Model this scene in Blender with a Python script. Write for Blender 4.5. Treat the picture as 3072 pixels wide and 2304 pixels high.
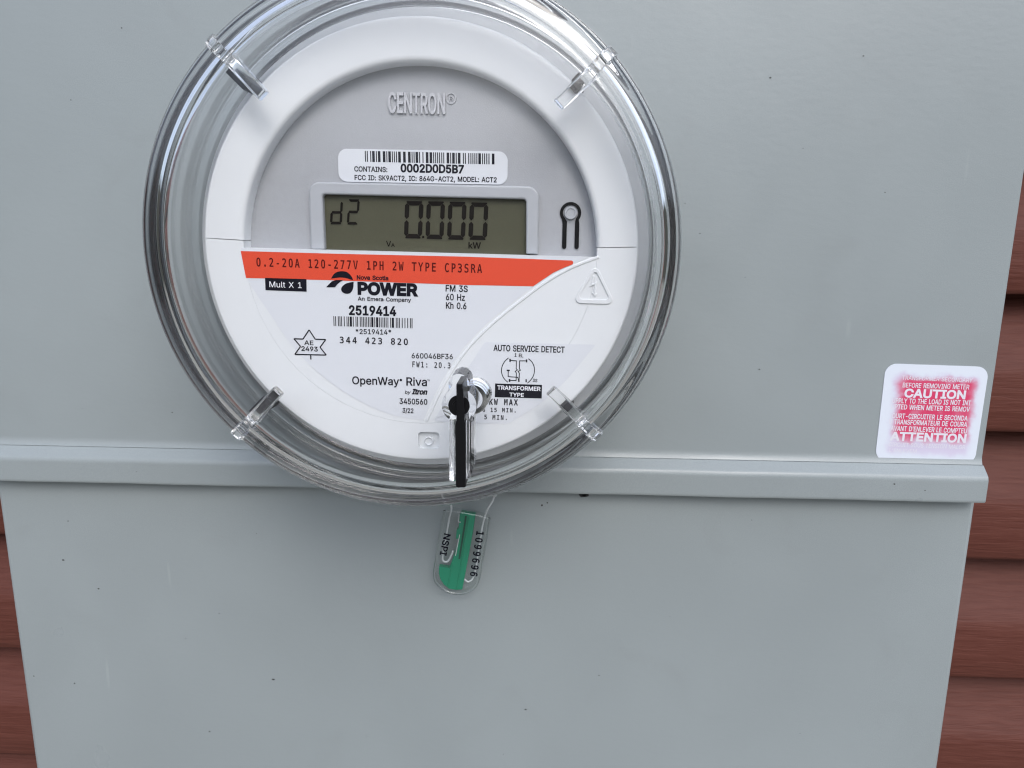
import bpy, bmesh, math, random
from mathutils import Vector, Matrix
from mathutils.geometry import delaunay_2d_cdt
random.seed(7)
for o in list(bpy.data.objects): bpy.data.objects.remove(o)
SC = bpy.context.scene
COL = SC.collection
R_ = math.radians

# ---------------------------------------------------------------- camera
F = 2150.0                                   # focal length in photo pixels (photo 3072 x 2304)
CAM = Vector((0, 0, 1.5))
ROT = Matrix.Rotation(R_(2.0), 3, 'Z') @ Matrix.Rotation(R_(90 - 11.4), 3, 'X') @ Matrix.Rotation(R_(0.6), 3, 'Z')
cd = bpy.data.cameras.new('camera'); cam = bpy.data.objects.new('camera', cd); COL.objects.link(cam)
cd.sensor_width = 36.0; cd.lens = 36.0 * F / 3072.0
cd.clip_start = 0.01; cd.clip_end = 100
cam.matrix_world = Matrix.Translation(CAM) @ ROT.to_4x4()
SC.camera = cam

# ---------------------------------------------------------------- sky, sun, exposure
SUN = Vector((0.22, -0.80, 0.66)).normalized()
EL = math.asin(SUN.z); AZ = math.atan2(SUN.x, SUN.y)
GROUND_LIGHT = (1.4, 1.42, 1.4); DARK_BAND = (.34, .36, .34)
W = bpy.data.worlds.new('World'); SC.world = W; W.use_nodes = True
nt = W.node_tree; nt.nodes.clear()
sky = nt.nodes.new('ShaderNodeTexSky'); sky.sky_type = 'NISHITA'; sky.sun_disc = False
sky.sun_elevation = EL; sky.sun_rotation = AZ; sky.dust_density = 2.0; sky.air_density = 1.0; sky.ozone_density = 3.0
bg = nt.nodes.new('ShaderNodeBackground'); bg.inputs['Strength'].default_value = 0.15
wo = nt.nodes.new('ShaderNodeOutputWorld')
# overcast: a paler sky than the clear-air model gives, and grey ground light from below the horizon
hs = nt.nodes.new('ShaderNodeHueSaturation'); hs.inputs['Saturation'].default_value = 0.55
nt.links.new(sky.outputs[0], hs.inputs['Color'])
tcw = nt.nodes.new('ShaderNodeTexCoord'); spw = nt.nodes.new('ShaderNodeSeparateXYZ'); nt.links.new(tcw.outputs['Generated'], spw.inputs[0])
nzw = nt.nodes.new('ShaderNodeTexNoise'); nzw.inputs['Scale'].default_value = 3.0; nzw.inputs['Detail'].default_value = 6
nt.links.new(tcw.outputs['Generated'], nzw.inputs['Vector'])
hz = nt.nodes.new('ShaderNodeMath'); hz.operation = 'MULTIPLY_ADD'; hz.inputs[1].default_value = -.30
nt.links.new(nzw.outputs[0], hz.inputs[0]); nt.links.new(spw.outputs[2], hz.inputs[2])
def step(lo, hi, src):
    n = nt.nodes.new('ShaderNodeMapRange'); n.inputs[1].default_value = lo; n.inputs[2].default_value = hi
    nt.links.new(src, n.inputs[0]); return n.outputs[0]
def mixw(f, a, b):
    n = nt.nodes.new('ShaderNodeMix'); n.data_type = 'RGBA'
    nt.links.new(f, n.inputs[0])
    for i, x in ((6, a), (7, b)):
        if isinstance(x, tuple): n.inputs[i].default_value = (*x, 1)
        else: nt.links.new(x, n.inputs[i])
    return n.outputs[2]
zb = nt.nodes.new('ShaderNodeMapRange'); zb.inputs[1].default_value = 0; zb.inputs[2].default_value = 1; zb.inputs[3].default_value = .75; zb.inputs[4].default_value = 2.4
nt.links.new(spw.outputs[2], zb.inputs[0]); nt.links.new(zb.outputs[0], hs.inputs['Value'])     # an overcast sky is brightest overhead
low = mixw(step(-.16, -.12, spw.outputs[2]), GROUND_LIGHT, DARK_BAND)  # dark band added at the horizon so the clear rim reflects dark lines
nt.links.new(mixw(step(.0, .05, hz.outputs[0]), low, hs.outputs[0]), bg.inputs[0])
nt.links.new(bg.outputs[0], wo.inputs[0])
sl = bpy.data.lights.new('sun', 'SUN'); sl.energy = 0.5; sl.angle = R_(25); sl.color = (1.0, 0.98, 0.95)
so = bpy.data.objects.new('sun', sl); COL.objects.link(so)
so.rotation_euler = (-SUN).to_track_quat('-Z', 'Y').to_euler(); so.location = CAM + SUN * 3
SC.view_settings.view_transform = 'Standard'; SC.view_settings.look = 'None'
SC.view_settings.exposure = 0.36; SC.view_settings.gamma = 1.0; SC.view_settings.use_curve_mapping = False
SC.cycles.max_bounces = 24; SC.cycles.transmission_bounces = 20; SC.cycles.transparent_max_bounces = 24
SC.cycles.glossy_bounces = 10; SC.cycles.diffuse_bounces = 5
SC.cycles.use_denoising = True; SC.cycles.filter_width = 1.2

# ---------------------------------------------------------------- measuring: a point of the photo at a known depth
CROPS = {'A': (700, 650, 3.16), 'B': (900, 400, 2.765), 'C': (1250, 650, 2.592), 'D': (1200, 1000, 3.16), 'E': (1400, 1050, 5.53),
         'S': (1200, 1400, 4.1475), 'W': (2500, 1000, 3.0717), 'L': (1200, 1020, 3.456), 'G': (400, 1000, 2.458),
         'T': (1200, 0, 2.458), 'U': (400, 0, 2.458), 'P': (0, 0, 1.0)}
def px(k, x, y):
    a, b, s = CROPS[k]
    return (a + x / s, b + y / s)
def at(u, v, d):
    r = ROT @ Vector(((u - 1536) / F, -(v - 1152) / F, -1))
    return CAM + r * (d / r.y)
def xz(u, v, d):
    p = at(u, v, d); return Vector((p.x, p.z))
def xzl(k, pts, d): return [xz(*px(k, *p), d) for p in pts]

# depths from the lens, in metres along the wall's normal
D_RIM, D_RING, D_GREY = 0.2125, 0.2285, 0.2345
D_UP, D_LIP, D_BODY, D_WALL = 0.290, 0.2843, 0.2915, 0.40

# ---------------------------------------------------------------- materials
def node_mat(name):
    m = bpy.data.materials.new(name); m.use_nodes = True
    return m, m.node_tree, m.node_tree.nodes['Principled BSDF']
def plain(name, col, rough=0.5, spec=0.5, coat=0, noise=0.0, nscale=60, bump=0.0, bscale=900, metal=0, sss=0):
    m, t, b = node_mat(name)
    b.inputs['Base Color'].default_value = (*col, 1); b.inputs['Roughness'].default_value = rough
    b.inputs['Specular IOR Level'].default_value = spec; b.inputs['Metallic'].default_value = metal
    b.inputs['Coat Weight'].default_value = coat
    tc = t.nodes.new('ShaderNodeTexCoord')
    if noise:
        n = t.nodes.new('ShaderNodeTexNoise'); n.inputs['Scale'].default_value = nscale; n.inputs['Detail'].default_value = 6
        t.links.new(tc.outputs['Object'], n.inputs['Vector'])
        mr = t.nodes.new('ShaderNodeMapRange'); mr.inputs[1].default_value = .3; mr.inputs[2].default_value = .7
        mr.inputs[3].default_value = 1 - noise; mr.inputs[4].default_value = 1 + noise
        t.links.new(n.outputs[0], mr.inputs[0])
        mx = t.nodes.new('ShaderNodeMix'); mx.data_type = 'RGBA'; mx.blend_type = 'MULTIPLY'; mx.inputs[0].default_value = 1
        mx.inputs[6].default_value = (*col, 1)
        t.links.new(mr.outputs[0], mx.inputs[7]); t.links.new(mx.outputs[2], b.inputs['Base Color'])
    if bump:
        n2 = t.nodes.new('ShaderNodeTexNoise'); n2.inputs['Scale'].default_value = bscale; n2.inputs['Detail'].default_value = 3
        t.links.new(tc.outputs['Object'], n2.inputs['Vector'])
        bp = t.nodes.new('ShaderNodeBump'); bp.inputs['Strength'].default_value = bump; bp.inputs['Distance'].default_value = 0.0003
        t.links.new(n2.outputs[0], bp.inputs['Height']); t.links.new(bp.outputs[0], b.inputs['Normal'])
    return m
def glass(name, col=(1, 1, 1), ior=1.5, rough=0.0):
    m, t, b = node_mat(name)
    b.inputs['Base Color'].default_value = (*col, 1); b.inputs['Roughness'].default_value = rough
    b.inputs['IOR'].default_value = ior; b.inputs['Transmission Weight'].default_value = 1
    return m
def pane_mat(name, gloss=1.0, tint=(1, 1, 1), rough=0.02):
    m = bpy.data.materials.new(name); m.use_nodes = True; t = m.node_tree; t.nodes.clear()
    out = t.nodes.new('ShaderNodeOutputMaterial'); mix = t.nodes.new('ShaderNodeMixShader')
    tr = t.nodes.new('ShaderNodeBsdfTransparent'); tr.inputs[0].default_value = (*tint, 1)
    gl = t.nodes.new('ShaderNodeBsdfGlossy'); gl.inputs['Roughness'].default_value = rough
    lw = t.nodes.new('ShaderNodeLayerWeight'); lw.inputs[0].default_value = 0.5
    pw = t.nodes.new('ShaderNodeMath'); pw.operation = 'POWER'; pw.inputs[1].default_value = 5
    ma = t.nodes.new('ShaderNodeMath'); ma.operation = 'MULTIPLY_ADD'; ma.inputs[1].default_value = .96 * gloss; ma.inputs[2].default_value = .04 * gloss
    t.links.new(lw.outputs['Facing'], pw.inputs[0]); t.links.new(pw.outputs[0], ma.inputs[0])
    t.links.new(ma.outputs[0], mix.inputs[0]); t.links.new(tr.outputs[0], mix.inputs[1]); t.links.new(gl.outputs[0], mix.inputs[2])
    t.links.new(mix.outputs[0], out.inputs[0])
    return m

def siding_mat():
    m, t, b = node_mat('siding_vinyl')
    tc = t.nodes.new('ShaderNodeTexCoord'); mp = t.nodes.new('ShaderNodeMapping')
    mp.inputs['Scale'].default_value = (0.085, .3, 1.0)
    t.links.new(tc.outputs['Object'], mp.inputs[0])
    n = t.nodes.new('ShaderNodeTexNoise'); n.inputs['Scale'].default_value = 620; n.inputs['Detail'].default_value = 4; n.inputs['Distortion'].default_value = .4
    t.links.new(mp.outputs[0], n.inputs['Vector'])
    cr = t.nodes.new('ShaderNodeValToRGB')
    cr.color_ramp.elements[0].position = .3; cr.color_ramp.elements[0].color = (.092, .028, .0195, 1)
    cr.color_ramp.elements[1].position = .7; cr.color_ramp.elements[1].color = (.116, .039, .028, 1)
    t.links.new(n.outputs[0], cr.inputs[0]); t.links.new(cr.outputs[0], b.inputs['Base Color'])
    bp = t.nodes.new('ShaderNodeBump'); bp.inputs['Strength'].default_value = .7; bp.inputs['Distance'].default_value = .0006
    t.links.new(n.outputs[0], bp.inputs['Height']); t.links.new(bp.outputs[0], b.inputs['Normal'])
    b.inputs['Roughness'].default_value = .55; b.inputs['Specular IOR Level'].default_value = .2
    return m

def box_paint():
    m, t, b = node_mat('grey_box_paint')
    tc = t.nodes.new('ShaderNodeTexCoord')
    def noise(scale, det, vec=None, dist=0):
        n = t.nodes.new('ShaderNodeTexNoise'); n.inputs['Scale'].default_value = scale; n.inputs['Detail'].default_value = det
        n.inputs['Distortion'].default_value = dist
        t.links.new(vec or tc.outputs['Object'], n.inputs['Vector']); return n
    n1 = noise(9, 4, dist=.5); n2 = noise(2600, 2)
    a = t.nodes.new('ShaderNodeMapRange'); a.inputs[1].default_value = .3; a.inputs[2].default_value = .7; a.inputs[3].default_value = .95; a.inputs[4].default_value = 1.05
    t.links.new(n1.outputs[0], a.inputs[0])
    c = t.nodes.new('ShaderNodeMapRange'); c.inputs[1].default_value = .2; c.inputs[2].default_value = .8; c.inputs[3].default_value = .90; c.inputs[4].default_value = 1.10
    t.links.new(n2.outputs[0], c.inputs[0])
    mu = t.nodes.new('ShaderNodeMath'); mu.operation = 'MULTIPLY'
    t.links.new(a.outputs[0], mu.inputs[0]); t.links.new(c.outputs[0], mu.inputs[1])
    mx = t.nodes.new('ShaderNodeMix'); mx.data_type = 'RGBA'; mx.blend_type = 'MULTIPLY'; mx.inputs[0].default_value = 1
    mx.inputs[6].default_value = (.268, .298, .302, 1)
    t.links.new(mu.outputs[0], mx.inputs[7]); t.links.new(mx.outputs[2], b.inputs['Base Color'])
    # faint orange peel, a little stretched sideways
    mp = t.nodes.new('ShaderNodeMapping'); mp.inputs['Scale'].default_value = (.55, 1, 1)
    t.links.new(tc.outputs['Object'], mp.inputs[0])
    n3 = noise(420, 3, mp.outputs[0])
    bp = t.nodes.new('ShaderNodeBump'); bp.inputs['Strength'].default_value = .13; bp.inputs['Distance'].default_value = .0004
    t.links.new(n3.outputs[0], bp.inputs['Height']); t.links.new(bp.outputs[0], b.inputs['Normal'])
    n4 = noise(14, 5, dist=1.2)
    rg = t.nodes.new('ShaderNodeMapRange'); rg.inputs[1].default_value = .3; rg.inputs[2].default_value = .7; rg.inputs[3].default_value = .27; rg.inputs[4].default_value = .46
    t.links.new(n4.outputs[0], rg.inputs[0]); t.links.new(rg.outputs[0], b.inputs['Roughness'])
    b.inputs['Specular IOR Level'].default_value = .5
    # a few pale scuffs and grey smudges, thin and slanting
    mp2 = t.nodes.new('ShaderNodeMapping'); mp2.inputs['Scale'].default_value = (1, 1, .12); mp2.inputs['Rotation'].default_value = (0, R_(-32), 0)
    t.links.new(tc.outputs['Object'], mp2.inputs[0])
    n5 = noise(130, 2, mp2.outputs[0])
    sc_ = t.nodes.new('ShaderNodeMapRange'); sc_.inputs[1].default_value = .735; sc_.inputs[2].default_value = .80; sc_.inputs[3].default_value = 0; sc_.inputs[4].default_value = .22
    t.links.new(n5.outputs[0], sc_.inputs[0])
    n6 = noise(38, 5, dist=.8)
    sm = t.nodes.new('ShaderNodeMapRange'); sm.inputs[1].default_value = .60; sm.inputs[2].default_value = .78; sm.inputs[3].default_value = 0; sm.inputs[4].default_value = .13
    t.links.new(n6.outputs[0], sm.inputs[0])
    m2 = t.nodes.new('ShaderNodeMix'); m2.data_type = 'RGBA'; m2.inputs[7].default_value = (.19, .20, .195, 1)
    t.links.new(sm.outputs[0], m2.inputs[0]); t.links.new(mx.outputs[2], m2.inputs[6])
    m3 = t.nodes.new('ShaderNodeMix'); m3.data_type = 'RGBA'; m3.inputs[7].default_value = (.5, .52, .52, 1)
    t.links.new(sc_.outputs[0], m3.inputs[0]); t.links.new(m2.outputs[2], m3.inputs[6]); t.links.new(m3.outputs[2], b.inputs['Base Color'])
    return m

M = {}
M['paint'] = box_paint()
M['speck'] = plain('dark_speck', (.05, .05, .05), .7)
M['siding'] = siding_mat()
M['white_plastic'] = plain('white_plastic', (.70, .72, .735), .38, noise=.015, nscale=30)
M['grey_plastic'] = plain('grey_plastic', (.36, .37, .39), .45, noise=.02, nscale=800, bump=.15, bscale=2500)
M['frame_plastic'] = plain('pale_grey_plastic', (.40, .415, .44), .4)
M['label'] = plain('label_paper', (.65, .67, .705), .35)
M['ink'] = plain('black_ink', (.008, .008, .014), .6, spec=.08)
M['white_ink'] = plain('white_ink', (.75, .76, .8), .5)
M['orange'] = plain('orange_ink', (.68, .062, .022), .45, noise=.06, nscale=4000)
M['brown_ink'] = plain('dark_ink_on_orange', (.09, .008, .007), .6, spec=.1)
M['lcd'] = plain('display_glass', (.074, .073, .046), .3, noise=.04, nscale=2500)
M['segment'] = plain('display_segment', (.010, .008, .007), .5, spec=.1)
M['black_plastic'] = plain('black_plastic', (.005, .005, .006), .35, spec=.22)
M['rib_dark'] = plain('rib_dark_grey', (.022, .022, .028), .4, spec=.3)
M['dark_ring'] = plain('dark_ring_grey', (.09, .09, .092), .6)
M['base_grey'] = plain('base_plastic', (.62, .64, .655), .42)
M['clear'] = glass('clear_polycarbonate', (.985, .99, .99), 1.55)
M['clear_soft'] = glass('clear_moulded_plastic', (.99, .995, .995), 1.3)
M['pane'] = pane_mat('clear_front_pane', .55)
M['seal_clear'] = pane_mat('clear_seal_plastic', 1.6, (.97, .985, .98), .06)
M['seal_edge'] = glass('clear_seal_edge', (.97, .99, .98), 1.4, .08)
M['green'] = plain('green_plastic', (.008, .22, .12), .35)
M['wire'] = plain('clear_coated_wire', (.55, .57, .58), .25)

# ---------------------------------------------------------------- builders
def thing(name, label, cat, loc, group=None):
    o = bpy.data.objects.new(name, None); COL.objects.link(o)
    o.empty_display_size = .02; o.location = loc; o['label'] = label; o['category'] = cat
    if group: o['group'] = group
    return o
def base(parent):
    while parent.parent: parent = parent.parent
    return Vector(parent.location)
def obj(name, bm, mats, parent=None, smooth=None, bevel=0, segs=2, label=None, bang=40):
    """bm in world coordinates -> one mesh object"""
    bmesh.ops.remove_doubles(bm, verts=bm.verts, dist=1e-7)
    if parent is not None: bmesh.ops.translate(bm, vec=-base(parent), verts=bm.verts)
    me = bpy.data.meshes.new(name); bm.to_mesh(me); bm.free()
    for m in (mats if isinstance(mats, (list, tuple)) else [mats]): me.materials.append(m)
    o = bpy.data.objects.new(name, me); COL.objects.link(o); o.parent = parent
    if smooth is not None:
        me.polygons.foreach_set('use_smooth', [True] * len(me.polygons))
        me.set_sharp_from_angle(angle=R_(smooth))
    if bevel:
        b = o.modifiers.new('bevel', 'BEVEL'); b.width = bevel; b.segments = segs; b.limit_method = 'ANGLE'; b.angle_limit = R_(bang)
        b.harden_normals = False
    if label: o['label'] = label
    return o
def V3(p, d): return Vector((p[0], d, p[1]))
def prism(bm, pts, d0, d1, mat=0):
    """polygon in (x,z), front at depth d0 and back at d1"""
    a = 0
    for i in range(len(pts)):
        p, q = pts[i], pts[(i + 1) % len(pts)]; a += p[0] * q[1] - q[0] * p[1]
    if a < 0: pts = pts[::-1]
    f = [bm.verts.new(V3(p, d0)) for p in pts]; k = [bm.verts.new(V3(p, d1)) for p in pts]
    fs = [bm.faces.new(f), bm.faces.new(k[::-1])]
    n = len(pts)
    for i in range(n): fs.append(bm.faces.new((f[i], k[i], k[(i + 1) % n], f[(i + 1) % n])))
    for x in fs: x.material_index = mat
def flat(bm, pts, d, mat=0):
    a = 0
    for i in range(len(pts)):
        p, q = pts[i], pts[(i + 1) % len(pts)]; a += p[0] * q[1] - q[0] * p[1]
    if a < 0: pts = pts[::-1]
    f = bm.faces.new([bm.verts.new(V3(p, d)) for p in pts]); f.material_index = mat
def rr(c, r, n=6):
    """rounded polygon; r one radius or one per corner"""
    out = []; N = len(c); c = [Vector(p) for p in c]
    rs = r if isinstance(r, (list, tuple)) else [r] * N
    for i in range(N):
        p, a, b = c[i], c[i - 1], c[(i + 1) % N]
        if rs[i] <= 0: out.append(p); continue
        A = p + (a - p).normalized() * rs[i]; B = p + (b - p).normalized() * rs[i]
        # circular-ish corner through a rational quadratic
        for k in range(n + 1):
            t = k / n; w = .7071
            q = (1 - t) ** 2 * A + 2 * w * t * (1 - t) * p + t * t * B
            out.append(q / ((1 - t) ** 2 + 2 * w * t * (1 - t) + t * t))
    return out
def stroke(bm, pts, w, d, mat=0, d1=None):
    """flat line of width w through (x,z) points"""
    pts = [Vector(p) for p in pts]
    L, Rr = [], []
    n = len(pts)
    for i in range(n):
        t = Vector((0, 0))
        if i > 0: t += (pts[i] - pts[i - 1]).normalized()
        if i < n - 1: t += (pts[i + 1] - pts[i]).normalized()
        t.normalize(); nn = Vector((-t.y, t.x))
        k = 1.0
        if 0 < i < n - 1:
            k = 1 / max(.5, abs(nn.dot(Vector((-(pts[i] - pts[i - 1]).normalized().y, (pts[i] - pts[i - 1]).normalized().x)))))
        L.append(pts[i] + nn * w / 2 * k); Rr.append(pts[i] - nn * w / 2 * k)
    for i in range(n - 1):
        q = [L[i], L[i + 1], Rr[i + 1], Rr[i]]
        if d1 is None: flat(bm, q, d, mat)
        else: pass
    if d1 is not None: prism(bm, L + Rr[::-1], d, d1, mat)
def disc_pts(c, r, n=32, a0=0, a1=2 * math.pi, ends=False):
    m = n if not ends else n + 1
    return [Vector((c[0] + r * math.cos(a0 + (a1 - a0) * i / n), c[1] + r * math.sin(a0 + (a1 - a0) * i / n))) for i in range(m)]
def lathe(bm, prof, c, seg=256, closed=True, mats=None, a0=0, a1=2 * math.pi):
    """profile of (radius, depth) turned round the axis through c=(x,z)"""
    full = abs(a1 - a0 - 2 * math.pi) < 1e-6
    n = seg if full else seg + 1
    rings = []
    for i in range(n):
        a = a0 + (a1 - a0) * i / seg
        rings.append([bm.verts.new((c[0] + r * math.cos(a), d, c[1] + r * math.sin(a))) for r, d in prof])
    m = len(prof)
    for i in range(seg):
        A, B = rings[i], rings[(i + 1) % n]
        for j in range(m if closed else m - 1):
            k = (j + 1) % m
            try:
                f = bm.faces.new((A[j], A[k], B[k], B[j]))
                if mats: f.material_index = mats[j]
            except ValueError: pass
    if not full and closed:
        bm.faces.new(rings[0][::-1]); bm.faces.new(rings[-1])
    bmesh.ops.remove_doubles(bm, verts=bm.verts, dist=1e-7)
    bmesh.ops.recalc_face_normals(bm, faces=bm.faces)
def tube(bm, path, r, n=10):
    path = [Vector(p) for p in path]; rings = []
    up = Vector((0.3, 1, 0.2)).normalized()
    for i, p in enumerate(path):
        t = (path[min(i + 1, len(path) - 1)] - path[max(i - 1, 0)]).normalized()
        a = t.cross(up).normalized(); b = t.cross(a).normalized()
        rr_ = r[i] if isinstance(r, (list, tuple)) else r
        rings.append([bm.verts.new(p + (a * math.cos(2 * math.pi * k / n) + b * math.sin(2 * math.pi * k / n)) * rr_) for k in range(n)])
    for i in range(len(rings) - 1):
        for k in range(n):
            bm.faces.new((rings[i][k], rings[i][(k + 1) % n], rings[i + 1][(k + 1) % n], rings[i + 1][k]))
    bm.faces.new(rings[0][::-1]); bm.faces.new(rings[-1])
    bmesh.ops.recalc_face_normals(bm, faces=bm.faces)
def smooth_path(pts, n=8):
    pts = [Vector(p) for p in pts]; out = []
    for i in range(len(pts) - 1):
        p0, p1, p2, p3 = pts[max(i - 1, 0)], pts[i], pts[i + 1], pts[min(i + 2, len(pts) - 1)]
        for k in range(n):
            t = k / n
            out.append(.5 * (2 * p1 + (p2 - p0) * t + (2 * p0 - 5 * p1 + 4 * p2 - p3) * t * t + (3 * p1 - p0 - 3 * p2 + p3) * t ** 3))
    out.append(pts[-1]); return out

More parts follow.
